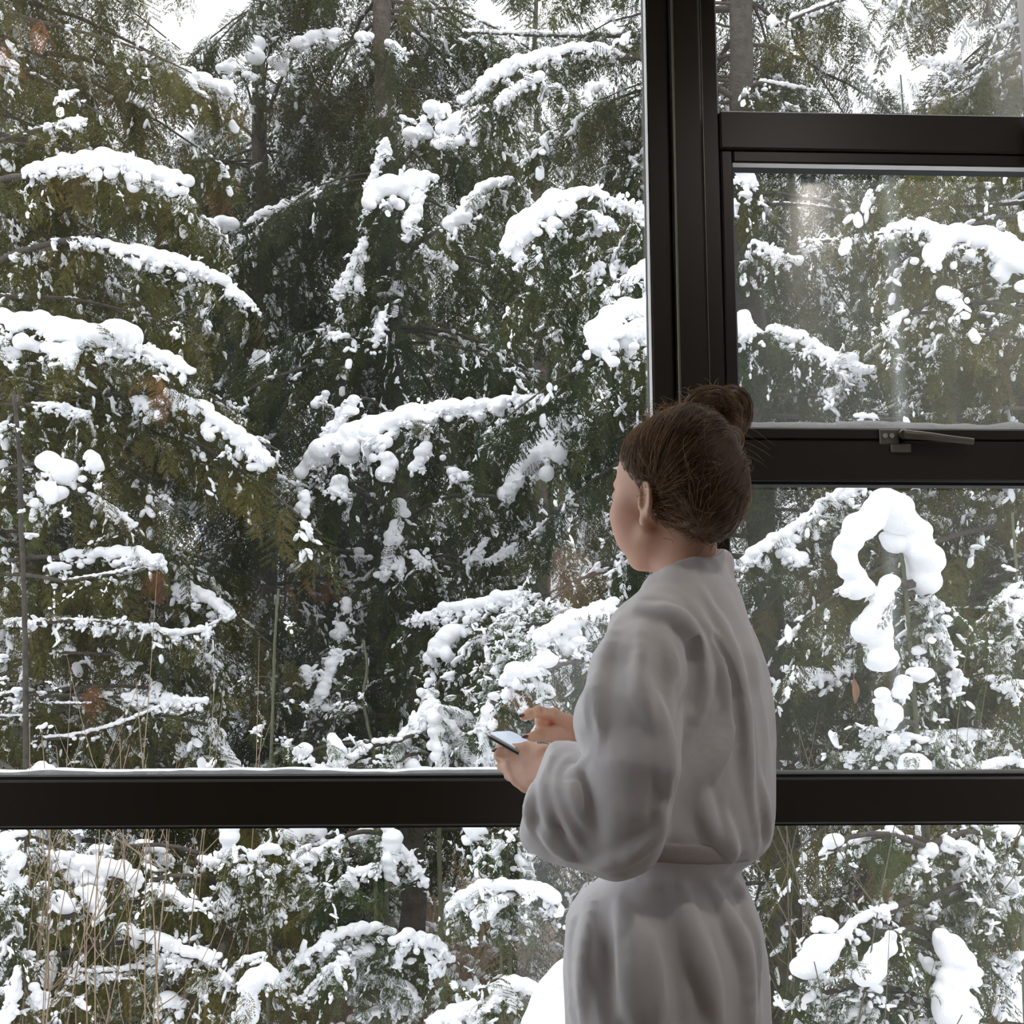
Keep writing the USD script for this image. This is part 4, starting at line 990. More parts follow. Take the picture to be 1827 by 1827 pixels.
sapling('lowleft', 'young_spruce', 'young spruce at the lower left corner, plump snow columns on its drooping boughs', [(-28, 1380), (-24, 1550), (-20, 1700), (-18, 1850)], 6.4, 6, 48, [
    ([(12, 1495), (18, 1525), (18, 1555), (24, 1580)], [12, 17, 16, 14], dict(dy=-.3, drip=.3)), ([(25, 1490), (45, 1488)], [7, 10], dict(dy=-.2)), ([(20, 1790), (28, 1760), (32, 1725)], [10, 10, 6], dict(dy=-.4)), ([(5, 1822), (15, 1812)], [14, 13], dict(dy=-.4, fol=.4)), ([(5, 1610), (15, 1622)], [7, 7], dict(dy=-.3)), ([(62, 1762), (75, 1790)], [8, 10], dict(dy=-.3)),
], leaf='dark', patches=[(20, 1640, 50, 140, 60, 0, (0.2, 0.36), 0.4, 0.8, None, 0.2)], bark='bark')
sapling('lowmass', 'young_spruce', 'broad young spruce below the long beam, left, boughs bent under rolls of snow', [(395, 1440), (398, 1560), (400, 1700), (402, 1850)], 7.0, 5, 49, [
    ([(62, 1512), (100, 1522), (140, 1532), (180, 1545), (220, 1560), (245, 1578)], [4, 7, 14, 17, 14, 8], dict(dy=-.3)), ([(130, 1555), (170, 1570)], [13, 14], dict(dy=-.3, link=False)), ([(95, 1600), (110, 1612), (120, 1628)], [14, 17, 10], dict(dy=-.4, drip=.4)), ([(140, 1590), (165, 1600), (185, 1640)], [12, 11, 6], dict(dy=-.4, link=False)), ([(75, 1580), (68, 1590)], [11, 10], dict(dy=-.4, link=False)),
    ([(275, 1590), (300, 1590), (325, 1605), (365, 1612)], [8, 11, 8, 7], dict(dy=-.3, drip=.2)), ([(215, 1662), (235, 1668), (270, 1675), (320, 1692), (365, 1695), (400, 1698)], [12, 10, 13, 11, 10, 9], dict(dy=-.4, drip=.25)), ([(132, 1725), (190, 1728), (235, 1725), (265, 1710)], [3, 5, 5, 4], dict(dy=-.4, drip=.7)), ([(265, 1715), (300, 1710), (345, 1712)], [6, 6, 6], dict(dy=-.4, drip=.9)),
    ([(82, 1755), (86, 1725), (97, 1700)], [9, 11, 6], dict(dy=-.4, drip=.2)), ([(285, 1790), (300, 1782), (325, 1790)], [13, 16, 9], dict(dy=-.4, drip=.2)), ([(335, 1770), (370, 1750), (410, 1740)], [6, 7, 6], dict(dy=-.4, drip=.2)), ([(405, 1745), (430, 1715), (470, 1702)], [6, 7, 5], dict(dy=-.4, drip=.2)),
    ([(440, 1790), (450, 1760), (465, 1732), (490, 1738)], [13, 20, 18, 12], dict(dy=-.6)), ([(430, 1810), (440, 1820)], [12, 12], dict(dy=-.6)), ([(408, 1478), (412, 1495), (405, 1525)], [13, 14, 8], dict(dy=-.2, fol=.5)), ([(455, 1525), (475, 1512), (498, 1520)], [9, 10, 9], dict(dy=-.2, drip=.3)), ([(420, 1555), (440, 1552)], [13, 12], dict(dy=-.2)), ([(360, 1535), (395, 1535)], [7, 8], dict(dy=-.1)), ([(480, 1560), (500, 1545)], [8, 9], dict(dy=-.2)), ([(395, 1580), (405, 1600), (395, 1620)], [9, 12, 7], dict(dy=-.2)),
    ([(255, 1500), (285, 1520), (300, 1545)], [7, 10, 8], dict(dy=.1)), ([(370, 1618), (400, 1612), (440, 1590)], [4, 4, 4], dict(dy=-.2, drip=.1)), ([(165, 1515), (200, 1512)], [7, 6], dict(dy=0)), ([(475, 1640), (505, 1625)], [6, 8], dict(dy=-.1)), ([(320, 1585), (335, 1560), (330, 1540)], [6, 6, 5], dict(dy=0)),
], patches=[(250, 1580, 220, 60, 110, 0.2, (0.2, 0.36), 0.35, 0.8, None, 0.3), (280, 1740, 200, 50, 110, 0, (0.2, 0.36), 0.4, 0.8, None, 0.3), (460, 1560, 80, 60, 70, 0, (0.2, 0.34), 0.4, 0.5, None, 0.25)], leaf='olive', bark='bark')
T['lowright'].patch(1588, 1570, 22, 60, 40, 0.9, (0.12, 0.24), leaf='rust', depth=0.1)
T['speck'].patch(985, 1238, 26, 34, 26, 0.4, (0.12, 0.24), leaf='grass', depth=0.1)
# bare upright leaders
for lab, pts, y, r in (
    ('thin greenish bare sapling stem standing before the leaning trunk left of the middle', [(497, 1050), (492, 1120), (487, 1240), (483, 1385), (480, 1560), (478, 1850)], 8.0, 3.2),
    ('thin curving bare sapling stem left of the wedge-shaped young fir', [(648, 1142), (655, 1190), (648, 1240), (655, 1290), (664, 1330), (668, 1400), (672, 1850)], 8.6, 3.2),
    ('grey dead stem hung with twigs at the far left of the wide pane', [(24, 700), (34, 800), (38, 930), (44, 1100), (46, 1300), (50, 1850)], 7.6, 5.0)):
    t = Grove('sapling', lab, pts, y, r, int(pts[0][0]) + 3, 'green', SPRUCE, 'stem' if r < 4 else 'bark_grey', 'young tree')
    t.wild(12, zz(pts[-2][1], y), zz(pts[0][1] + 40, y), 0.32, 0.3, 0.5, (0.1, 0.18), hang=0.3, dens=0.8)
    t.finish('twig')

# ------------------------------------------------------------------ bare shrubs, dry grass, the drift
M['dry_leaf'] = mat('dry_leaf', (0.22, 0.105, 0.05), 0.7, noise=(40, (0.32, 0.17, 0.09)))


def shrub(label, feet, y, seed, n, h, lean, mtl, snow=0.0, spread=0.4, leaf_px=None):
    r = np.random.default_rng(seed)
    c = at(feet[0], feet[1], y)
    g = float(ground_z(c[0], y))
    root = thing('bare_shrub', label, 'shrub', (0, 0, 0))
    ms, P = [], []
    for k in range(n):
        b = np.array([c[0] + r.normal(0, spread), y + r.normal(0, 0.3), 0])
        b[2] = float(ground_z(b[0], b[1])) - 0.05
        L = (c[2] - g) * r.uniform(0.75, 1.25) + h * r.uniform(0.2, 1)
        a = r.uniform(0, 6.3)
        out = np.array([math.cos(a) * 1.0, 0.5 * math.sin(a), 0]) * lean * r.uniform(0.2, 1.2)
        s = np.linspace(0, 1, 9)[:, None]
        S = b + np.array([0, 0, 1.0]) * L * s + out * L * s**2
        S[:, :2] += np.cumsum(r.normal(0, 0.010, (9, 2)), 0)
        ms.append(tube(S, np.linspace(0.007, 0.0022, 9), 5))
        for _ in range(3):
            i = r.integers(3, 8)
            d = np.array([r.normal(0, 1), r.normal(0, .5), 1.2])
            d /= np.linalg.norm(d)
            ms.append(tube(spline([S[i], S[i] + d * L * 0.10, S[i] + (d + [0, 0, .5]) * L * 0.2], 5), np.linspace(0.0035, 0.0012, 5), 4))
        P += [S[i] for i in range(4, 9) if r.random() < snow]
    if leaf_px:
        p = at(*leaf_px)
        s = np.linspace(0, 1, 9)[:, None]
        ax = p + np.array([0.012, 0, 0]) * np.sin(s * 3) + np.array([0, 0, -0.125]) * s
        wd = 0.021 * np.sin(math.pi * np.clip(s, 0.04, 0.97)) ** 0.8
        cu = np.linspace(-1.1, 1.1, 7)
        v = (ax[:, None] + np.stack([np.sin(cu)[None] * wd, (1 - np.cos(cu))[None] * wd - 0.004, 0 * cu[None] + 0 * wd], -1)).reshape(-1, 3)
        v2 = v + [0, 0.0012, 0]
        i, j = np.meshgrid(np.arange(8), np.arange(6), indexing='ij')
        q = np.stack([i * 7 + j, i * 7 + j + 1, (i + 1) * 7 + j + 1, (i + 1) * 7 + j], -1).reshape(-1, 4)
        obj('dry_leaf', (np.vstack([v, v2]), np.vstack([q, q[:, ::-1] + 63])), M['dry_leaf'], root, smooth=True, label='curled brown dead leaf')
        ms.append(tube([p + [0.01, 0.02, 0.12], p + [0, 0, 0.05], p], 0.0022, 5))
    tag(obj('stem', join(ms), M[mtl], root, smooth=60), kind='stuff')
    if P:
        P = np.array(P)
        scatter('snow_dusting', root, LUMPS, M['snow'], P, frames(r.normal(0, 1, (len(P), 3)), r), r.uniform(0.008, 0.022, len(P)), r, smooth=True)


shrub('tall bare brown stalks in front of the rolls of snow at the lower left', (165, 1600), 6.6, 61, 16, 1.0, 0.10, 'reed', 0.08, 0.25)
shrub('a few bare brown stalks below the long beam, left of the arched young spruce', (345, 1560), 6.7, 62, 9, 0.8, 0.08, 'reed', 0.08, 0.3)
shrub('thin bare shrub with arching forked twigs beside the right hip of the robe', (1440, 1650), 4.6, 63, 12, 0.5, 0.42, 'twig', 0.10, 0.16)
shrub('thin bare twigs in front of the foliage low in the lower right pane', (1480, 1330), 5.6, 64, 10, 0.35, 0.40, 'twig', 0.15, 0.22, (1523, 1210, 5.55))
r = np.random.default_rng(91)
tuft = []
for k in range(46):
    a, b = r.uniform(0, 6.3), r.uniform(0.2, 1.0)
    out = np.array([math.cos(a), math.sin(a), 0])
    s = np.linspace(0, 1, 5)[:, None]
    Q = out * (0.08 * r.random() + 0.55 * b * s**2) + np.array([0, 0, 1.0]) * (s - 0.35 * b * s**2) * r.uniform(0.6, 1)
    tuft.append(tube(Q, np.linspace(0.008, 0.002, 5), 3, caps=False))
tuft = join(tuft)
n = 1300
gxs, gys = r.uniform(-3.4, 2.6, n), r.uniform(9.2, 18.5, n)
Pg = np.stack([gxs, gys, ground_z(gxs, gys) - 0.03], -1)
grass = thing('grass', 'tangle of pale dry grass and brush poking through the snow beneath the trees', 'grass', kind='stuff')
up = np.tile([1.0, 0, 0], (n, 1)) * np.cos(r.uniform(0, 6.3, n))[:, None] + np.array([0, 1.0, 0]) * np.sin(r.uniform(0, 6.3, n))[:, None]
scatter('tuft', grass, [tuft], M['grass'], Pg, frames(up, r, 0.05), r.uniform(0.35, 0.95, n), r)
sm = n // 2
k = r.integers(0, n, 2600)
Pl = Pg[k] + r.normal(0, 0.16, (2600, 3)) + np.array([0, 0, 1.0]) * r.uniform(0.08, 0.75, (2600, 1))
scatter('snow_dusting', grass, LUMPS, M['snow'], Pl, frames(r.normal(0, 1, (2600, 3)) * [1, 1, .4], r, .3), r.uniform(0.012, 0.05, 2600), r, smooth=True)
# a snow-buried bush close to the glass
cb = at(985, 1800, 3.9)
bush = thing('buried_bush', 'smooth white snow mound over a buried bush, close to the skirt of the robe', 'bush', (0, 0, 0))
blobs = [(at(px, py, 3.9 + dy), rr) for px, py, dy, rr in ((1018, 1750, 0, 0.075), (1002, 1800, 0, 0.105), (985, 1850, -.05, 0.11), (1045, 1810, .05, 0.14), (1020, 1910, 0, 0.2), (1090, 1870, .1, 0.2), (950, 1915, 0, .1))]


def f_bush(Q):
    o = np.full(len(Q), 9.0)
    for c, rr in blobs:
        o = smin(o, d_ell(Q, c, (rr, rr, rr * 1.05)), 0.05)
    return np.minimum(o, 0.5) + 0.012 * (meshkit.fbm(Q * 14, 3, 4) - .5)


bb = np.array([b[0] for b in blobs])
obj('snow_cap', field_mesh(f_bush, bb.min(0) - 0.3, bb.max(0) + 0.3, 0.012), M['snow'], bush, smooth=True)
st = []
for k in range(14):
    b = np.array([cb[0] + r.normal(0.05, 0.12), 3.9 + r.normal(0, 0.12), 0])
    b[2] = float(ground_z(b[0], b[1])) - 0.05
    st.append(tube(spline([b, b + [r.normal(0, .05), 0, (cb[2] - b[2]) * .5], [cb[0] + r.normal(0.05, 0.14), 3.9 + r.normal(0, .1), cb[2] - 0.12]], 7), np.linspace(0.012, 0.005, 7), 6))
tag(obj('stem', join(st), M['twig'], bush, smooth=60), kind='stuff')
# ------------------------------------------------------------------ the woman at the window
M['robe'] = usdkit.material(stage, '/World/Looks/robe_cotton', {
    'g': ('geometry', {}), 'n': ('noise_texture', {'scale': 1500, 'detail': 2}), 'n2': ('noise_texture', {'scale': 45, 'detail': 3}),
    'ad': ('math', {'math_type': 'multiply_add', 'value2': 3.0}), 'b': ('bump', {'strength': 0.5, 'distance': 0.0005}),
    'p': ('principled_bsdf', {'base_color': (0.88, 0.86, 0.86), 'roughness': 0.95, 'sheen_weight': 0.35, 'sheen_roughness': 0.5, 'specular_ior_level': 0.1}),
    't': ('translucent_bsdf', {'color': (0.80, 0.75, 0.72)}), 'm': ('mix_closure', {'fac': 0.08})},
    [('g.position', 'n.vector'), ('g.position', 'n2.vector'), ('n2.fac', 'ad.value1'), ('n.fac', 'ad.value3'), ('ad.value', 'b.height'), ('b.normal', 'p.normal'), ('p.BSDF', 'm.closure1'), ('t.BSDF', 'm.closure2')], surface='m.closure')
M['skin'] = mat('skin', (0.62, 0.365, 0.25), 0.46, noise=(30, (0.66, 0.395, 0.275)), bump=(500, 0.0002), subsurface_weight=0.12, subsurface_scale=0.012, subsurface_radius=(1.0, 0.35, 0.2), specular_ior_level=0.4)
M['nail'] = mat('nail_varnish', (0.11, 0.025, 0.035), 0.2)
M['hair'] = mat('brown_hair', (0.080, 0.044, 0.021), 0.40, noise=(60, (0.14, 0.078, 0.038)), specular_ior_level=0.5)
M['belt'] = mat('belt_cotton', (0.50, 0.455, 0.44), 0.95, bump=(700, 0.0008), sheen_weight=0.3)  # darker than the robe: shade at the waist put into the colour
M['hair_light'] = mat('brown_hair_light', (0.27, 0.155, 0.072), 0.38, noise=(90, (0.42, 0.26, 0.13)))  # lighter copy of the hair, painting strands that catch the light
M['eye'] = mat('eye_white', (0.75, 0.72, 0.70), 0.15)
M['iris'] = mat('iris', (0.10, 0.08, 0.05), 0.15)
M['lips'] = mat('lips', (0.50, 0.22, 0.20), 0.4)
M['phone'] = mat('phone_case', (0.02, 0.02, 0.022), 0.35)
M['phone_rim'] = mat('phone_rim', (0.62, 0.58, 0.50), 0.25, metallic=0.8)
M['screen'] = mat('phone_screen', (0.55, 0.62, 0.72), 0.08, emission_color=(0.62, 0.72, 0.90), emission_strength=0.26)

PY = 1.66
HB = math.radians(57)                          # the body faces this far left of straight away
FB, RB = np.array([-math.sin(HB), math.cos(HB), 0]), np.array([math.cos(HB), math.sin(HB), 0])
HH = math.radians(40)                          # the head less so
FH, RH, UH = np.array([-math.sin(HH), math.cos(HH), 0]), np.array([math.cos(HH), math.sin(HH), 0]), np.array([0, 0, 1.0])
tilt = math.radians(-4)
FH, UH = FH * math.cos(tilt) + UH * math.sin(tilt), UH * math.cos(tilt) - FH * math.sin(tilt)
H0 = at(1200, 893, PY)
RM = np.stack([FH, -RH, UH], 1)                # head axes: forward, left, up


def hd(f, l, u):
    return H0 + FH * f - RH * l + UH * u


def poly(Q, pts, rs, k=None, pad=0.06, out=None):
    """smooth union of a chain of tapering capsules with what is there already"""
    out = np.full(len(Q), 9.0) if out is None else out
    rs = np.broadcast_to(np.asarray(rs, float), (len(pts),))
    for a, b, ra, rb_ in zip(pts[:-1], pts[1:], rs[:-1], rs[1:]):
        lo, hi = np.minimum(a, b) - max(ra, rb_) - pad, np.maximum(a, b) + max(ra, rb_) + pad
        m = ((Q > lo) & (Q < hi)).all(1)
        if m.any():
            d = d_cap(Q[m], a, b, ra, rb_)
            out[m] = smin(out[m], d, k) if k else np.minimum(out[m], d)
    return out


# --- head and neck
neck0, neck1 = hd(-0.022, 0, -0.02), at(1226, 1075, PY + 0.035)


def f_head(Q):
    L = (Q - H0) @ RM
    e = lambda c, r: d_ell(L, c, r)
    o = e((-0.006, 0, 0.045), (0.094, 0.073, 0.080))
    o = smin(o, e((0.026, 0, 0.012), (0.062, 0.062, 0.075)), 0.02)
    o = smin(o, e((0.036, 0, -0.048), (0.046, 0.046, 0.042)), 0.025)
    o = smin(o, e((0.070, 0, -0.083), (0.017, 0.019, 0.016)), 0.022)
    for s in (-1, 1):
        o = smin(o, e((0.052, s * 0.039, -0.018), (0.036, 0.030, 0.037)), 0.018)
        o = smin(o, e((0.052, s * 0.031, -0.050), (0.034, 0.024, 0.030)), 0.018)
        o = smin(o, d_cap(L, (0.012, s * 0.050, -0.050), (0.062, s * 0.016, -0.084), 0.011), 0.02)
    o = smin(o, d_cap(L, (0.083, -0.028, 0.036), (0.083, 0.028, 0.036), 0.0075), 0.015)
    for s in (-1, 1):
        o = smax(o, -(np.linalg.norm(L - np.array([0.099, s * 0.033, 0.017]), axis=1) - 0.014), 0.012)
        o = smin(o, np.linalg.norm(L - np.array([0.0775, s * 0.032, 0.017]), axis=1) - 0.0135, 0.004)
    o = smin(o, d_cap(L, (0.081, 0, 0.026), (0.101, 0, -0.012), 0.006, 0.0085), 0.009)
    for s in (-1, 1):
        o = smin(o, np.linalg.norm(L - np.array([0.093, s * 0.011, -0.016]), axis=1) - 0.0075, 0.006)
    o = smin(o, e((0.085, 0, -0.042), (0.011, 0.023, 0.006)), 0.005)
    o = smin(o, e((0.083, 0, -0.053), (0.011, 0.020, 0.0065)), 0.005)
    # ears: a shell with rolled rim and lobe
    for s in (-1, 1):
        E = L - np.array([-0.010, s * 0.071, -0.011])
        a = math.radians(10)
        x, y, z = E[:, 0] * math.cos(a) + E[:, 2] * math.sin(a), E[:, 1] * s, E[:, 2] * math.cos(a) - E[:, 0] * math.sin(a)
        y2 = y + 0.35 * x                       # stands off towards the back
        W = np.stack([x, y2, z], 1)
        ear = d_ell(W, (0, 0.003, 0.0), (0.0165, 0.0075, 0.030))
        ear = smax(ear, -d_ell(W, (0.003, 0.011, 0.004), (0.0095, 0.0085, 0.0185)), 0.003)
        th = np.linspace(-0.4, 3.9, 12)
        rim = np.stack([-0.0005 + 0.0148 * np.cos(th) * -1, np.full(12, 0.006), 0.002 + 0.0275 * np.sin(th)], 1)
        rim = np.stack([0.0148 * np.cos(th), np.full(12, 0.0065), 0.002 + 0.0270 * np.sin(th)], 1)
        for p, q in zip(rim[:-1], rim[1:]):
            ear = smin(ear, d_cap(W, p, q, 0.0028), 0.002)
        ear = smin(ear, d_ell(W, (0.004, 0.005, -0.028), (0.0075, 0.005, 0.0085)), 0.005)
        ear = smin(ear, d_ell(W, (0.0125, 0.004, -0.004), (0.0035, 0.005, 0.007)), 0.003)
        o = smin(o, ear, 0.006)
    o = smin(o, d_cap(Q, neck0, neck1, 0.046, 0.049), 0.018)
    return o


# --- hands
P_ = at
right_hand = dict(
    wrist=P_(1042, 1312, 1.81), palm=[(P_(987, 1277, 1.765), 0.0118), (P_(990, 1286, 1.785), 0.012), (P_(996, 1297, 1.80), 0.0115), (P_(1004, 1308, 1.81), 0.0105)],
    fingers=[([P_(987, 1277, 1.765), P_(961, 1270, 1.735), P_(945, 1274, 1.715), P_(934, 1279, 1.703)], [0.0100, 0.0088, 0.0078, 0.0062]),
             ([P_(990, 1286, 1.785), P_(966, 1287, 1.757), P_(968, 1303, 1.752), P_(984, 1309, 1.765)], [0.0102, 0.0092, 0.0084, 0.0072]),
             ([P_(996, 1297, 1.80), P_(973, 1300, 1.775), P_(977, 1315, 1.772), P_(992, 1318, 1.785)], [0.0098, 0.0088, 0.0080, 0.0070]),
             ([P_(1004, 1308, 1.81), P_(985, 1313, 1.792), P_(989, 1324, 1.79), P_(1001, 1326, 1.80)], [0.0088, 0.0078, 0.0070, 0.0062])],
    thumb=([P_(1024, 1318, 1.795), P_(992, 1307, 1.755), P_(964, 1311, 1.725), P_(941, 1318, 1.704)], [0.0150, 0.0115, 0.0098, 0.0070]))
left_hand = dict(
    wrist=P_(990, 1378, 1.585), palm=[(P_(914, 1350, 1.655), 0.0122), (P_(917, 1369, 1.648), 0.0128), (P_(926, 1387, 1.64), 0.0122), (P_(940, 1400, 1.632), 0.0112)],
    fingers=[([P_(914, 1350, 1.655), P_(893, 1347, 1.688), P_(893, 1338, 1.716), P_(898, 1329, 1.733)], [0.0105, 0.0092, 0.0082, 0.0070]),
             ([P_(917, 1369, 1.648), P_(899, 1366, 1.69), P_(903, 1353, 1.722), P_(912, 1342, 1.742)], [0.0108, 0.0095, 0.0085, 0.0072]),
             ([P_(926, 1387, 1.64), P_(911, 1382, 1.683), P_(917, 1368, 1.716), P_(927, 1357, 1.737)], [0.0102, 0.0090, 0.0080, 0.0070]),
             ([P_(940, 1400, 1.632), P_(929, 1394, 1.67), P_(935, 1383, 1.697), P_(944, 1373, 1.714)], [0.0092, 0.0080, 0.0072, 0.0062])],
    thumb=([P_(972, 1350, 1.605), P_(943, 1338, 1.628), P_(915, 1340, 1.644), P_(891, 1343, 1.655)], [0.0160, 0.0122, 0.0100, 0.0075]))


def f_hand(h):
    def f(Q):
        o = np.full(len(Q), 9.0)
        for p, r_ in h['palm']:
            o = smin(o, d_cap(Q, h['wrist'], p, 0.021, r_), 0.010)
        for (p, r_), (q, s_) in zip(h['palm'][:-1], h['palm'][1:]):
            o = smin(o, d_cap(Q, p, q, r_ * 0.95, s_ * 0.95), 0.006)
            o = smin(o, d_cap(Q, p * 0.5 + h['wrist'] * 0.5, q * 0.5 + h['wrist'] * 0.5, 0.014), 0.008)
        for pts, rs in h['fingers']:
            fg = np.full(len(Q), 9.0)
            for a, b, ra, rb_ in zip(pts[:-1], pts[1:], rs[:-1], rs[1:]):
                fg = smin(fg, d_cap(Q, a, b, ra, rb_), 0.003)
            for a, ra in zip(pts[1:-1], rs[1:-1]):
                fg = smin(fg, np.linalg.norm(Q - a, axis=1) - ra * 1.08, 0.003)
            o = smin(o, fg, 0.004)
        pts, rs = h['thumb']
        th = np.full(len(Q), 9.0)
        for a, b, ra, rb_ in zip(pts[:-1], pts[1:], rs[:-1], rs[1:]):
            th = smin(th, d_cap(Q, a, b, ra, rb_), 0.004)
        th = smin(th, d_cap(Q, h['wrist'], pts[0], 0.020, rs[0]), 0.008)
        return smin(o, th, 0.007)
    return f


# --- limbs and trunk (inside the robe)
shL, shR = at(1158, 1150, 1.545), at(1285, 1160, 1.78)
elL, elR = at(1110, 1462, 1.475), at(1232, 1455, 1.90)
pel = at(1200, 1690, PY)
hipL, hipR = pel - RB * 0.075, pel + RB * 0.075
footL, footR = np.array([hipL[0], hipL[1], 0.075]) - FB * 0.01, np.array([hipR[0], hipR[1], 0.075]) + FB * 0.02


def f_body(Q):
    spine = [at(1232, 1110, PY + 0.01), at(1228, 1250, PY), at(1205, 1500, PY), pel]
    o = np.full(len(Q), 9.0)
    R2 = np.stack([RB, FB, [0, 0, 1.0]], 1)
    for c, r_ in ((spine[0] + [0, 0, -0.03], (0.135, 0.065, 0.06)), (spine[1], (0.128, 0.080, 0.15)), (spine[2], (0.112, 0.075, 0.13)), (spine[3], (0.142, 0.082, 0.12))):
        o = smin(o, d_ell(Q, c, r_, R2), 0.05)
    for s, e, w in ((shL, elL, left_hand['wrist']), (shR, elR, right_hand['wrist'])):
        o = smin(o, d_cap(Q, s, e, 0.040, 0.034), 0.02)
        o = smin(o, d_cap(Q, e, w, 0.036, 0.022), 0.015)
    for h_, ft in ((hipL, footL), (hipR, footR)):
        kn = h_ * 0.5 + ft * 0.5 + FB * 0.015
        o = smin(o, d_cap(Q, h_, kn, 0.064, 0.048), 0.03)
        o = smin(o, d_cap(Q, kn, ft, 0.052, 0.034), 0.02)
        o = smin(o, d_cap(Q, ft + [0, 0, -0.035], ft + FB * 0.15 + [0, 0, -0.05], 0.038, 0.024), 0.02)
    o = smin(o, d_cap(Q, neck0 * 0.4 + neck1 * 0.6, neck1, 0.045, 0.050), 0.03)
    return o


def solid(m):
    try:
        x = m3.Manifold(m3.Mesh(np.asarray(m.vertices, np.float32), np.asarray(m.faces, np.uint32)))
        return x if x.status() == m3.Error.NoError and abs(x.volume()) > 1e-6 else None
    except Exception:
        return None


def relax(m, n):
    from scipy.sparse import coo_matrix
    e = m.edges_unique
    N = len(m.vertices)
    A = coo_matrix((np.ones(2 * len(e)), (np.r_[e[:, 0], e[:, 1]], np.r_[e[:, 1], e[:, 0]])), (N, N)).tocsr()
    deg = np.maximum(np.asarray(A.sum(1)), 1)
    v = np.array(m.vertices)
    for k in range(n):
        for w in (0.5, -0.52):
            v = v + w * ((A @ v) / deg - v)
    return trimesh.Trimesh(v, m.faces, process=False)


def closed(f, lo, hi, h):
    for k in range(4):
        m = field_mesh(f, lo, hi, h * (1 + 0.013 * k))
        if solid(m) is not None:
            break
    return m


def bounds(pts, pad):
    p = np.array(pts)
    return p.min(0) - pad, p.max(0) + pad


hp = lambda h: [h['wrist']] + [p for p, _ in h['palm']] + [p for f in h['fingers'] for p in f[0]] + list(h['thumb'][0])
pieces = [
    closed(f_head, H0 - [0.16, 0.16, 0.27], H0 + [0.16, 0.16, 0.16], 0.0026),
    closed(f_hand(right_hand), *bounds(hp(right_hand), 0.036), 0.0016),
    closed(f_hand(left_hand), *bounds(hp(left_hand), 0.036), 0.0016),
    closed(f_body, *bounds([shL, shR, elL, elR, footL, footR, pel, left_hand['wrist'], right_hand['wrist'], footL + FB * .15, footR + FB * .15, neck1], [0.2, 0.2, 0.13]), 0.009)]
sol = [solid(m) for m in pieces]
if all(s is not None for s in sol):
    u = sol[0]
    for s in sol[1:]:
        u = u + s
    um = u.to_mesh()
    body_mesh = trimesh.Trimesh(um.vert_properties[:, :3], um.tri_verts, process=False)
else:
    print('body pieces not all solid', [s is not None for s in sol])
    body_mesh = join(pieces)
woman = thing('person', 'woman with a brown hair bun in a white bathrobe, holding a phone at the window', 'person', (0, 0, 0))
obj('body', body_mesh, M['skin'], woman, smooth=True)
for s in (-1, 1):
    b = trimesh.creation.icosphere(3, 0.0125)
    b.apply_translation(hd(0.0786, s * 0.032, 0.017))
    ey = obj('eye', b, M['eye'], woman, smooth=True)
    i_ = trimesh.creation.icosphere(2, 0.006)
    i_.apply_translation(hd(0.0858, s * 0.032, 0.016))
    obj('iris', i_, M['iris'], ey, smooth=True)
lm = trimesh.creation.icosphere(3, 1.0)
lm.vertices = np.array([hd(0.0855 + v[0] * 0.0105, v[1] * 0.021, -0.047 + v[2] * 0.0095) for v in lm.vertices])
obj('lips', lm, M['lips'], woman, smooth=True)
# nails on the fingers that show
for h_ in (right_hand, left_hand):
    for pts, rs in [*h_['fingers'], h_['thumb']]:
        d = pts[-1] - pts[-2]
        d /= np.linalg.norm(d)
        up = np.array([0, 0, 1.0]) - d * d[2]
        if h_ is right_hand and pts is not h_['thumb'][0] and pts is not h_['fingers'][0][0]:
            up = -up
        up /= np.linalg.norm(up)
        sd = np.cross(d, up)
        n_ = trimesh.creation.icosphere(2, 1.0)
        c = pts[-1] + d * rs[-1] * 0.55 + up * rs[-1] * 0.55
        n_.vertices = c + np.outer(n_.vertices[:, 0], d) * rs[-1] * 1.15 + np.outer(n_.vertices[:, 1], sd) * rs[-1] * 0.72 + np.outer(n_.vertices[:, 2], up) * rs[-1] * 0.42
        obj('fingernail', n_, M['nail'], woman, smooth=True, label='dark varnished fingernail' if h_ is right_hand else None)

# --- the robe
SL = [  # row, left and right outline of trunk and skirt in the photograph, depth shift
    (1000, 1205, 1296), (1018, 1180, 1306), (1040, 1158, 1317), (1070, 1128, 1331), (1110, 1100, 1347), (1150, 1095, 1363), (1200, 1088, 1381), (1260, 1080, 1393), (1330, 1072, 1400), (1400, 1066, 1401),
    (1460, 1064, 1400), (1495, 1068, 1395), (1515, 1078, 1387), (1532, 1090, 1366), (1546, 1085, 1342), (1560, 1064, 1332), (1590, 1022, 1342), (1620, 1002, 1356), (1660, 999, 1371), (1720, 999, 1385), (1780, 1004, 1391), (1827, 1009, 1394), (1950, 1008, 1402), (2100, 1003, 1412), (2500, 995, 1425), (2900, 990, 1432)]
SLr = np.array(SL, float)
zS = np.array([at(1210, p, PY)[2] for p in SLr[:, 0]])
xl = np.array([at(a, p, PY)[0] for p, a, b in SL])
xr = np.array([at(b, p, PY)[0] for p, a, b in SL])
cS, wS = (xl + xr) / 2, (xr - xl) / 2 / 0.754
order = np.argsort(zS)
zS, cS, wS = zS[order], cS[order], wS[order]
HEM = 0.36


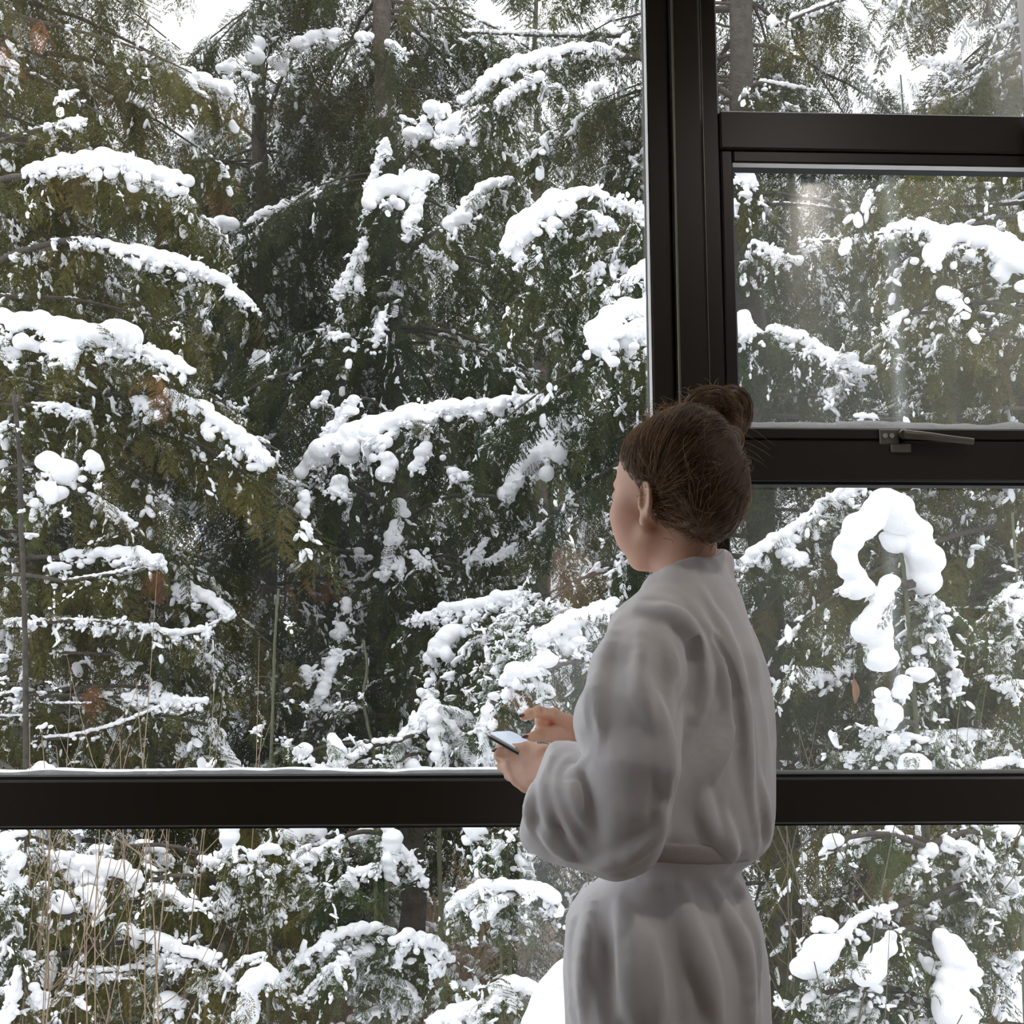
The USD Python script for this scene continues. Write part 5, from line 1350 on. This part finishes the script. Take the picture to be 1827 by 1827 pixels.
def trunk(Q):
    c, w = np.interp(Q[:, 2], zS, cS), np.interp(Q[:, 2], zS, wS)
    d = Q[:, :2] - np.stack([c, np.full(len(Q), PY)], 1)
    a, b = d @ RB[:2], d @ FB[:2]
    ang = np.arctan2(b / 0.62, a)
    lob = 1 + 0.035 * np.sin(ang * 7 + 0.6) * np.clip((1.0 - Q[:, 2]) / 0.25, 0, 1) + 0.02 * np.sin(ang * 12 + 2) * np.clip((1.0 - Q[:, 2]) / 0.25, 0, 1)
    q = np.sqrt((a / w)**2 + (b / (w * 0.62))**2) + 1e-9
    o = (q - lob) * w * 0.70
    o = smax(o, Q[:, 2] - zS[-1] - 0.004, 0.02)
    return np.maximum(o, HEM - Q[:, 2])


collar = [at(p[0], p[1] + 12, p[2]) for p in ((1170, 1036, 1.60), (1195, 1023, 1.592), (1235, 1013, 1.612), (1264, 999, 1.64), (1286, 992, 1.69), (1290, 1000, 1.75), (1255, 1040, 1.78), (1200, 1052, 1.74), (1170, 1046, 1.66), (1170, 1036, 1.60))]
upper = ([at(1165, 1132, 1.548), at(1138, 1205, 1.512), at(1120, 1288, 1.484), at(1128, 1372, 1.456), at(1126, 1436, 1.448), at(1118, 1478, 1.458)], [0.054, 0.064, 0.069, 0.058, 0.046, 0.046])
fore = ([at(1102, 1484, 1.482), at(1055, 1460, 1.508), at(1016, 1442, 1.532), at(978, 1418, 1.562)], [0.060, 0.066, 0.069, 0.066])
hang = ([at(1010, 1450, 1.53), at(965, 1462, 1.57)], [0.052, 0.042])
fore2 = ([at(1085, 1440, 1.48), at(1020, 1395, 1.54), at(978, 1378, 1.578)], [0.055, 0.050, 0.042])
rarm = ([at(1278, 1160, 1.785), at(1235, 1440, 1.88), at(1056, 1318, 1.805)], [0.052, 0.060, 0.042])
yoke = [([(1192, 1052, 1.605), (1152, 1122, 1.55)], [0.028, 0.050]), ([(1282, 1045, 1.70), (1288, 1130, 1.755)], [0.022, 0.046]), ([(1258, 1045, 1.645), (1248, 1160, 1.625)], [0.030, 0.075]), ([(1190, 1065, 1.68), (1170, 1200, 1.69)], [0.03, 0.07]), ([(1215, 1045, 1.62), (1190, 1130, 1.58)], [0.03, 0.055])]
cuffN = fore[0][-1] - fore[0][0]
cuffN = np.array([-0.93, 0.20, 0.28])
cuffN /= np.linalg.norm(cuffN)
cuffP = at(962, 1405, 1.57)


def cloth0(Q):
    o = trunk(Q)
    for pp, rr in yoke:
        o = poly(Q, [at(p[0], p[1] + 8, p[2]) for p in pp], rr, 0.03, out=o)
    o = poly(Q, collar, 0.0125, 0.022, out=o)
    s = poly(Q, *upper, 0.02)
    s2 = poly(Q, *fore, 0.02)
    s2 = poly(Q, *fore2, 0.02, out=s2)
    s2 = poly(Q, *hang, 0.02, out=s2)
    s2 = smax(s2, (Q - cuffP) @ cuffN, 0.012)
    s2 = smax(s2, -np.maximum(np.maximum(d_cap(Q, cuffP - cuffN * 0.02, cuffP + cuffN * 0.1, 0.044), -9), -9), 0.008)
    s = smin(s, s2, 0.0045)
    o = smin(o, s, 0.014)
    r_ = poly(Q, *rarm, 0.02)
    o = smin(o, r_, 0.02)
    return smax(o, -d_ell(Q, at(1208, 988, 1.69), (0.036, 0.055, 0.044)), 0.012)


def onto(px, py, f, y0=1.25):
    """where the sight line of a pixel meets the cloth"""
    p = at(px, py, y0)
    d = ray(px, py)
    d = d / np.linalg.norm(d)
    for _ in range(160):
        v = float(f(p[None])[0])
        if v < 0.0008:
            return p
        p = p + d * min(max(v * 0.6, 0.0005), 0.05)
        if p[1] > 2.1:
            return None
    return None


FOLDS = [  # ridge lines: points, radius (m), how far they stand out
    ([(1252, 1050), (1285, 1110), (1308, 1180), (1322, 1260), (1330, 1340), (1337, 1420), (1354, 1505)], 0.011, 0.0035),
    ([(1226, 1068), (1262, 1130), (1286, 1200), (1300, 1275)], 0.010, 0.003),
    ([(1320, 1235), (1302, 1300), (1266, 1365), (1226, 1425)], 0.012, 0.004),
    ([(1125, 1082), (1182, 1094), (1228, 1124), (1250, 1182), (1247, 1250), (1222, 1330)], 0.011, 0.005),
    ([(1290, 1450), (1296, 1500), (1312, 1535)], 0.010, 0.003), ([(1355, 1380), (1364, 1450), (1372, 1505)], 0.010, 0.003), ([(1250, 1400), (1262, 1460), (1290, 1520)], 0.010, 0.003),
    ([(1163, 1225), (1184, 1300), (1191, 1380), (1184, 1452)], 0.010, 0.004), ([(1146, 1112), (1143, 1190), (1152, 1262), (1178, 1318)], 0.008, 0.003), ([(1185, 1112), (1200, 1180), (1196, 1250)], 0.009, 0.003),
    ([(1104, 1098), (1080, 1165), (1064, 1240), (1072, 1310)], 0.010, 0.003), ([(1090, 1130), (1054, 1215), (1046, 1290)], 0.008, 0.002),
    ([(976, 1338), (960, 1372), (953, 1430), (950, 1484)], 0.007, 0.0035), ([(990, 1343), (980, 1400), (984, 1460), (1003, 1518)], 0.0075, 0.0045), ([(1012, 1348), (1000, 1395), (1012, 1446), (1034, 1508)], 0.0075, 0.0045),
    ([(1046, 1352), (1026, 1392), (1034, 1436), (1052, 1480)], 0.008, 0.0045), ([(1176, 1425), (1180, 1470), (1152, 1508), (1100, 1540), (1058, 1548)], 0.009, 0.003),
    ([(966, 1465), (985, 1500), (1025, 1535)], 0.008, 0.003),
    ([(1061, 1568), (1053, 1650), (1045, 1740), (1038, 1835)], 0.007, 0.0045), ([(1050, 1572), (1042, 1650), (1034, 1740), (1027, 1835)], 0.005, 0.003),
    ([(1100, 1570), (1112, 1660), (1128, 1760), (1136, 1840)], 0.016, 0.006), ([(1205, 1556), (1226, 1650), (1258, 1750), (1286, 1840)], 0.015, 0.005), ([(1256, 1556), (1298, 1640), (1328, 1720), (1342, 1840)], 0.012, 0.005),
    ([(1294, 1553), (1320, 1602), (1336, 1680), (1354, 1770)], 0.008, 0.005), ([(1150, 1650), (1165, 1750), (1170, 1840)], 0.014, 0.003), ([(1020, 1600), (1024, 1700), (1020, 1830)], 0.010, 0.003),
]
GROOVES = [([(1272, 1140), (1300, 1215), (1312, 1300), (1312, 1390)], 0.007, 0.003), ([(1232, 1140), (1232, 1210), (1215, 1300), (1203, 1400), (1196, 1480)], 0.008, 0.004), ([(1079, 1610), (1081, 1700), (1088, 1835)], 0.010, 0.005),
           ([(1182, 1590), (1195, 1680), (1215, 1835)], 0.012, 0.004)]
ridge, groove = [], []
for src, dst in ((FOLDS, ridge), (GROOVES, groove)):
    runs = []
    for pts, r_, out_ in src:
        q = [onto(a, b, cloth0) for a, b in spline(np.array(pts, float), len(pts) * 3)]
        q = [p for p in q if p is not None]
        if len(q) < 3:
            continue
        q = np.array(q)
        cut = np.r_[0, np.nonzero(np.linalg.norm(np.diff(q, axis=0), axis=1) > 3.0 * np.median(np.linalg.norm(np.diff(q, axis=0), axis=1)) + 0.006)[0] + 1, len(q)]
        runs.extend((q[i:j], r_, out_) for i, j in zip(cut[:-1], cut[1:]) if j - i >= 4)
    for q, r_, out_ in runs:
        nrm = np.stack([cloth0(q + e) - cloth0(q - e) for e in np.eye(3) * 0.004], 1)
        nrm /= np.linalg.norm(nrm, axis=1, keepdims=True) + 1e-9
        sn = np.sin(np.linspace(0.12, math.pi - 0.12, len(q)))[:, None] ** 0.9
        rr = 1.5 * r_ * (0.35 + 0.65 * sn[:, 0])
        dst.append((q - nrm * (rr[:, None] - (3.6 * sn - 0.6) * out_) if dst is ridge else q + nrm * (rr[:, None] - (2.0 * sn - 0.4) * out_), rr))


def cloth(Q):
    o = cloth0(Q)
    for q, rr in ridge:
        o = poly(Q, q, rr, 0.008, 0.03, out=o)
    for q, rr in groove:
        g_ = poly(Q, q, rr, None, 0.03)
        m = g_ < 0.05
        o[m] = smax(o[m], -g_[m], 0.010)
    m = np.abs(o) < 0.04
    o[m] += 0.013 * (meshkit.fbm(Q[m] * np.array([19, 19, 5.5]) + 3, 3, 12) - 0.5) + 0.004 * (meshkit.noise(Q[m] * np.array([34, 34, 16]) + 9, 5) - 0.5)
    return o


robe = field_mesh(cloth, [at(935, 1400, 1.45)[0] - 0.03, 1.33, HEM - 0.03], [at(1405, 1400, 1.8)[0] + 0.08, 2.0, at(1240, 985, 1.7)[2] + 0.02], 0.0042)
robe = relax(robe, 5)
obj('robe', robe, M['robe'], woman, smooth=True)
# the belt, half covered by the bloused back
zb_ = at(1210, 1520, 1.55)[2]


belt_c = (at(1212, 1520, PY)[0], PY - 0.032)


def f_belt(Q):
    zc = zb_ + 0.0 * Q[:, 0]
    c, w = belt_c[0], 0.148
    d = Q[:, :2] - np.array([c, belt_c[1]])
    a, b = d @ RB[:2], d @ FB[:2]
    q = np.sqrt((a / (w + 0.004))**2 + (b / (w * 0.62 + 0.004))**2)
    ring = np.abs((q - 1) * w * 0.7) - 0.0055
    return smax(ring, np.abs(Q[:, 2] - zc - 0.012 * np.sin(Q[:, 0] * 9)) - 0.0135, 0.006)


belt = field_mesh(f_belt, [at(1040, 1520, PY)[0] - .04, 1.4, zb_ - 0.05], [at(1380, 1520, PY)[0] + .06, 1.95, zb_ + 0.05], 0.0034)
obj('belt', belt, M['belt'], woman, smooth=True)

# --- the hair
FL = np.array([(-0.12, -0.085), (-0.075, -0.066), (-0.035, -0.034), (-0.008, -0.006), (0.012, 0.004), (0.035, 0.020), (0.060, 0.043), (0.082, 0.066), (0.105, 0.082), (0.14, 0.10)])
bun0 = at(1270, 790, PY + 0.025)


def f_cap(Q):
    L = (Q - H0) @ RM
    o = d_ell(L, (-0.010, 0, 0.044), (0.1005, 0.0795, 0.0885))
    o = smin(o, d_ell(L, (-0.063, 0, 0.004), (0.064, 0.066, 0.080)), 0.03)
    o = smin(o, d_ell(L, (-0.052, 0, 0.085), (0.045, 0.05, 0.05)), 0.03)
    return o


def f_hair(Q):
    L = (Q - H0) @ RM
    o = smax(f_cap(Q), L[:, 0] - np.interp(L[:, 2], FL[:, 0], FL[:, 1]), 0.007)
    ear = d_ell(L, (-0.004, 0.078, -0.018), (0.019, 0.020, 0.034))
    ear2 = d_ell(L, (-0.004, -0.078, -0.018), (0.019, 0.020, 0.034))
    o = smax(smax(o, -ear, 0.006), -ear2, 0.006)
    a = np.arctan2(L[:, 1], L[:, 2] - 0.02) * 26 + 2.5 * meshkit.noise(L * 40, 2)
    return o + 0.0011 * np.sin(a) * (np.abs(o) < 0.03)


obj('hair', field_mesh(f_hair, H0 - [0.15, 0.15, 0.13], H0 + [0.15, 0.15, 0.17], 0.0028), M['hair'], woman, smooth=True)
bunc = at(1266, 752, PY + 0.03)
loops = [([at(1238, 770, PY), at(1243, 725, PY - 0.005), at(1275, 712, PY), at(1300, 735, PY + 0.01), at(1298, 775, PY + 0.015)], 0.0195),
         ([at(1284, 718, PY + 0.03), at(1304, 710, PY + 0.03), at(1318, 724, PY + 0.035), at(1315, 752, PY + 0.04), at(1296, 785, PY + 0.04)], 0.0185),
         ([at(1250, 790, PY - 0.01), at(1275, 798, PY - 0.015), at(1305, 785, PY)], 0.020), ([at(1235, 760, PY + 0.05), at(1270, 730, PY + 0.07), at(1310, 760, PY + 0.06)], 0.020)]


def f_bun(Q):
    o = d_ell(Q, bunc, (0.034, 0.038, 0.036))
    for pts, rr in loops:
        o = poly(Q, [p for p in spline(np.array(pts), 9)], rr, 0.005, out=o)
    o = smin(o, d_cap(Q, bun0, bun0 + [0, 0, -0.03], 0.03, 0.04), 0.02)
    V = (Q - bunc)
    return o + 0.0012 * np.sin(np.arctan2(V[:, 0], V[:, 2]) * 3 + V[:, 1] * 600 + 4 * meshkit.noise(Q * 60, 4)) * (np.abs(o) < 0.02)


bun = obj('bun', field_mesh(f_bun, bunc - [0.08, 0.09, 0.085], bunc + [0.085, 0.11, 0.06], 0.0026), M['hair'], woman, smooth=True)


def curves(name, parent, strands, width, material):
    p = numbered(path_of(parent), name)
    c = UsdGeom.BasisCurves.Define(stage, p)
    c.CreateTypeAttr('cubic')
    c.CreateBasisAttr('catmullRom')
    c.CreateWrapAttr('pinned')
    c.CreateCurveVertexCountsAttr(Vt.IntArray([len(s) for s in strands]))
    c.CreatePointsAttr(Vt.Vec3fArray.FromNumpy(np.vstack(strands).astype(np.float32)))
    n = [len(s) for s in strands]
    w = np.concatenate([np.interp(np.linspace(0, 1, k), [0, 0.75, 1], [1, 0.9, 0.25]) for k in n]) * width
    c.CreateWidthsAttr(Vt.FloatArray.FromNumpy(w.astype(np.float32)))
    c.SetWidthsInterpolation('vertex')
    UsdShade.MaterialBindingAPI.Apply(c.GetPrim()).Bind(M[material])
    return tag(c.GetPrim(), kind='stuff')


rh = np.random.default_rng(17)


def out_to(f, P, off):
    for _ in range(5):
        v = f(P)
        g_ = np.stack([f(P + e) - f(P - e) for e in np.eye(3) * 0.002], 1)
        g_ /= np.linalg.norm(g_, axis=1, keepdims=True) + 1e-9
        P = P - g_ * (v - off)[:, None]
    return P


def combed(n, off, spread, light):
    """strands drawn over the head from the hairline to the foot of the bun"""
    u = rh.normal(0, 1, (n * 3, 3))
    u /= np.linalg.norm(u, axis=1, keepdims=True)
    L = np.array([-0.01, 0, 0.02]) + u * np.array([0.1, 0.08, 0.1])
    keep = (L[:, 0] < np.interp(L[:, 2], FL[:, 0], FL[:, 1]) + 0.004) & (L[:, 2] > np.where(L[:, 0] < -0.035, -0.088, -0.055))
    if light:
        keep &= np.abs(L[:, 0] - np.interp(L[:, 2], FL[:, 0], FL[:, 1])) < 0.05
    L = L[keep][:n]
    A_ = H0 + L @ RM.T
    end = bun0 + rh.normal(0, 1, (len(A_), 3)) * np.array([0.016, 0.016, 0.008])
    t = np.linspace(0, 1, 10)[None, :, None]
    P = A_[:, None] * (1 - t) + end[:, None] * t
    P = P + np.array([0, 0, 0.01]) * np.sin(math.pi * t)
    offs = off * (0.3 + rh.random((len(A_), 1, 1))) * np.clip(t * 7 - 0.6, -1, 1)
    flat = out_to(f_cap, P.reshape(-1, 3), offs.reshape(-1))
    P = flat.reshape(P.shape)
    P += (rh.normal(0, 1, (len(A_), 1, 3)) * spread) * np.sin(math.pi * t)
    root = out_to(f_head, A_.copy(), np.full(len(A_), 0.0002))
    near = (np.linalg.norm(root - P[:, 0], axis=1) < 0.02)[:, None]
    P[:, 0] = np.where(near, root, P[:, 0])
    P[:, -1] = end
    return list(P)


curves('strand', woman, combed(5200, 0.0020, 0.0009, False), 0.00062, 'hair')
curves('strand', woman, combed(2000, 0.0030, 0.0012, True), 0.0005, 'hair_light')
# strands that follow the coils of the bun
bs = []
for k, (pts, rr) in enumerate(loops):
    c = spline(np.array(pts), 14)
    tg = np.gradient(c, axis=0)
    tg /= np.linalg.norm(tg, axis=1, keepdims=True)
    n1 = np.cross(tg, [0.2, 1.0, 0.1])
    n1 /= np.linalg.norm(n1, axis=1, keepdims=True)
    n2 = np.cross(tg, n1)
    for _ in range(420):
        a_ = rh.uniform(0, 6.3) + rh.normal(0, 0.5) * np.linspace(0, 1, 14)[:, None]
        q = c + (n1 * np.cos(a_) + n2 * np.sin(a_)) * rr * rh.uniform(0.92, 1.12) + np.cumsum(rh.normal(0, 0.0005, (14, 3)), 0)
        i = rh.integers(0, 5)
        bs.append(q[i:i + rh.integers(7, 11)])
rh.shuffle(bs)
curves('strand', bun, bs[:1150], 0.0006, 'hair')
curves('strand', bun, bs[1150:], 0.0005, 'hair_light')
# flyaways, most of them about the bun and the crown
fly = []
for _ in range(330):
    b_ = rh.random() < 0.62
    c = bunc if b_ else H0 + np.array([0, 0, 0.05])
    rad = np.array([0.046, 0.05, 0.044]) if b_ else np.array([0.100, 0.09, 0.095])
    u = rh.normal(0, 1, 3)
    u[2] = abs(u[2]) * (1 if b_ else 2.2)
    u /= np.linalg.norm(u)
    Lh = (c + u * rad - H0) @ RM
    if Lh[0] > 0.05 or (not b_ and u[2] < 0.35):
        continue
    p0 = c + u * rad * 0.93
    tg = np.cross(u, rh.normal(0, 1, 3))
    tg /= np.linalg.norm(tg)
    ln = rh.uniform(0.010, 0.036)
    s = np.linspace(0, 1, 8)[:, None]
    fly.append(p0 + tg * ln * s + u * (ln * rh.uniform(0.05, 0.75) * np.sin(1.7 * s)) + np.cumsum(rh.normal(0, 0.0005, (8, 3)), 0))
for px, py in ((1347, 762), (1345, 790), (1348, 800), (1342, 775), (1346, 812)):
    p0 = at(px - 14, py, PY + 0.03)
    s = np.linspace(0, 1, 7)[:, None]
    fly.append(p0 + np.array([1.0, 0.1, -0.35]) * rh.uniform(0.025, 0.05) * s + np.array([0, 0, -0.01]) * s**2 + np.cumsum(rh.normal(0, 0.0006, (7, 3)), 0))
for px, py in ((1195, 730), (1180, 742), (1210, 722), (1165, 752), (1150, 765), (1205, 715)):
    for _ in range(22):
        p0 = at(px + rh.normal(0, 10), py + 14 + rh.normal(0, 5), PY - 0.01)
        s = np.linspace(0, 1, 7)[:, None]
        fly.append(p0 + np.array([rh.normal(0, .8), 0, 0.9]) * rh.uniform(0.01, 0.03) * s + np.array([rh.normal(0, .012), 0, -0.012]) * s**2)
for line in (((1232, 735), (1222, 770), (1219, 800), (1226, 825), (1240, 850), (1262, 868)), ((1286, 702), (1293, 720), (1294, 745), (1291, 765))):
    q = [onto(a, b, lambda Q: np.minimum(f_bun(Q), f_cap(Q)) - 0.003) for a, b in line]
    q = [p for p in q if p is not None]
    if len(q) > 3:
        fly.append(np.array(q))
curves('flyaway', woman, fly, 0.00058, 'hair_light')
# nape wisps
ns = []
for _ in range(16):
    p0 = hd(-0.050 + rh.normal(0, 0.015), rh.normal(0, 0.03), -0.068)
    s = np.linspace(0, 1, 6)[:, None]
    ns.append(p0 + np.array([rh.normal(0, 0.008), rh.normal(0, 0.008), -rh.uniform(0.01, 0.028)]) * s - FH * 0.012 * np.sin(math.pi * s))
curves('flyaway', woman, ns, 0.0006, 'hair')

# --- the phone she holds
L_ = np.array([0.77, -0.50, -0.40])
L_ /= np.linalg.norm(L_)
W_ = np.array([0.5, 0.86, 0.0])
W_ -= L_ * (W_ @ L_)
W_ /= np.linalg.norm(W_)
N_ = np.cross(L_, W_)
N_ = N_ if N_[2] > 0 else -N_
tipN = at(866, 1309, 1.655)
pc = tipN + L_ * 0.0735 + W_ * 0.0355
phone = thing('phone', 'dark slim phone with a pale glowing screen held flat in both hands', 'phone', (0, 0, 0))


def slab(lx, ly, lz, rad, off):
    from shapely.geometry import box as sbox
    sh = sbox(-lx / 2 + rad, -ly / 2 + rad, lx / 2 - rad, ly / 2 - rad).buffer(rad, 8)
    m = trimesh.creation.extrude_polygon(sh, lz, engine='earcut')
    v = m.vertices - [0, 0, lz / 2]
    m.vertices = pc + np.outer(v[:, 0], L_) + np.outer(v[:, 1], W_) + np.outer(v[:, 2] + off, N_)
    if np.dot(np.cross(L_, W_), N_) < 0:
        m.invert()
    return m


obj('case', slab(0.147, 0.071, 0.0062, 0.010, -0.0006), M['phone'], phone)
obj('rim', slab(0.1475, 0.0716, 0.0026, 0.010, 0.0014), M['phone_rim'], phone)
obj('screen', slab(0.141, 0.066, 0.0012, 0.008, 0.0030), M['screen'], phone)
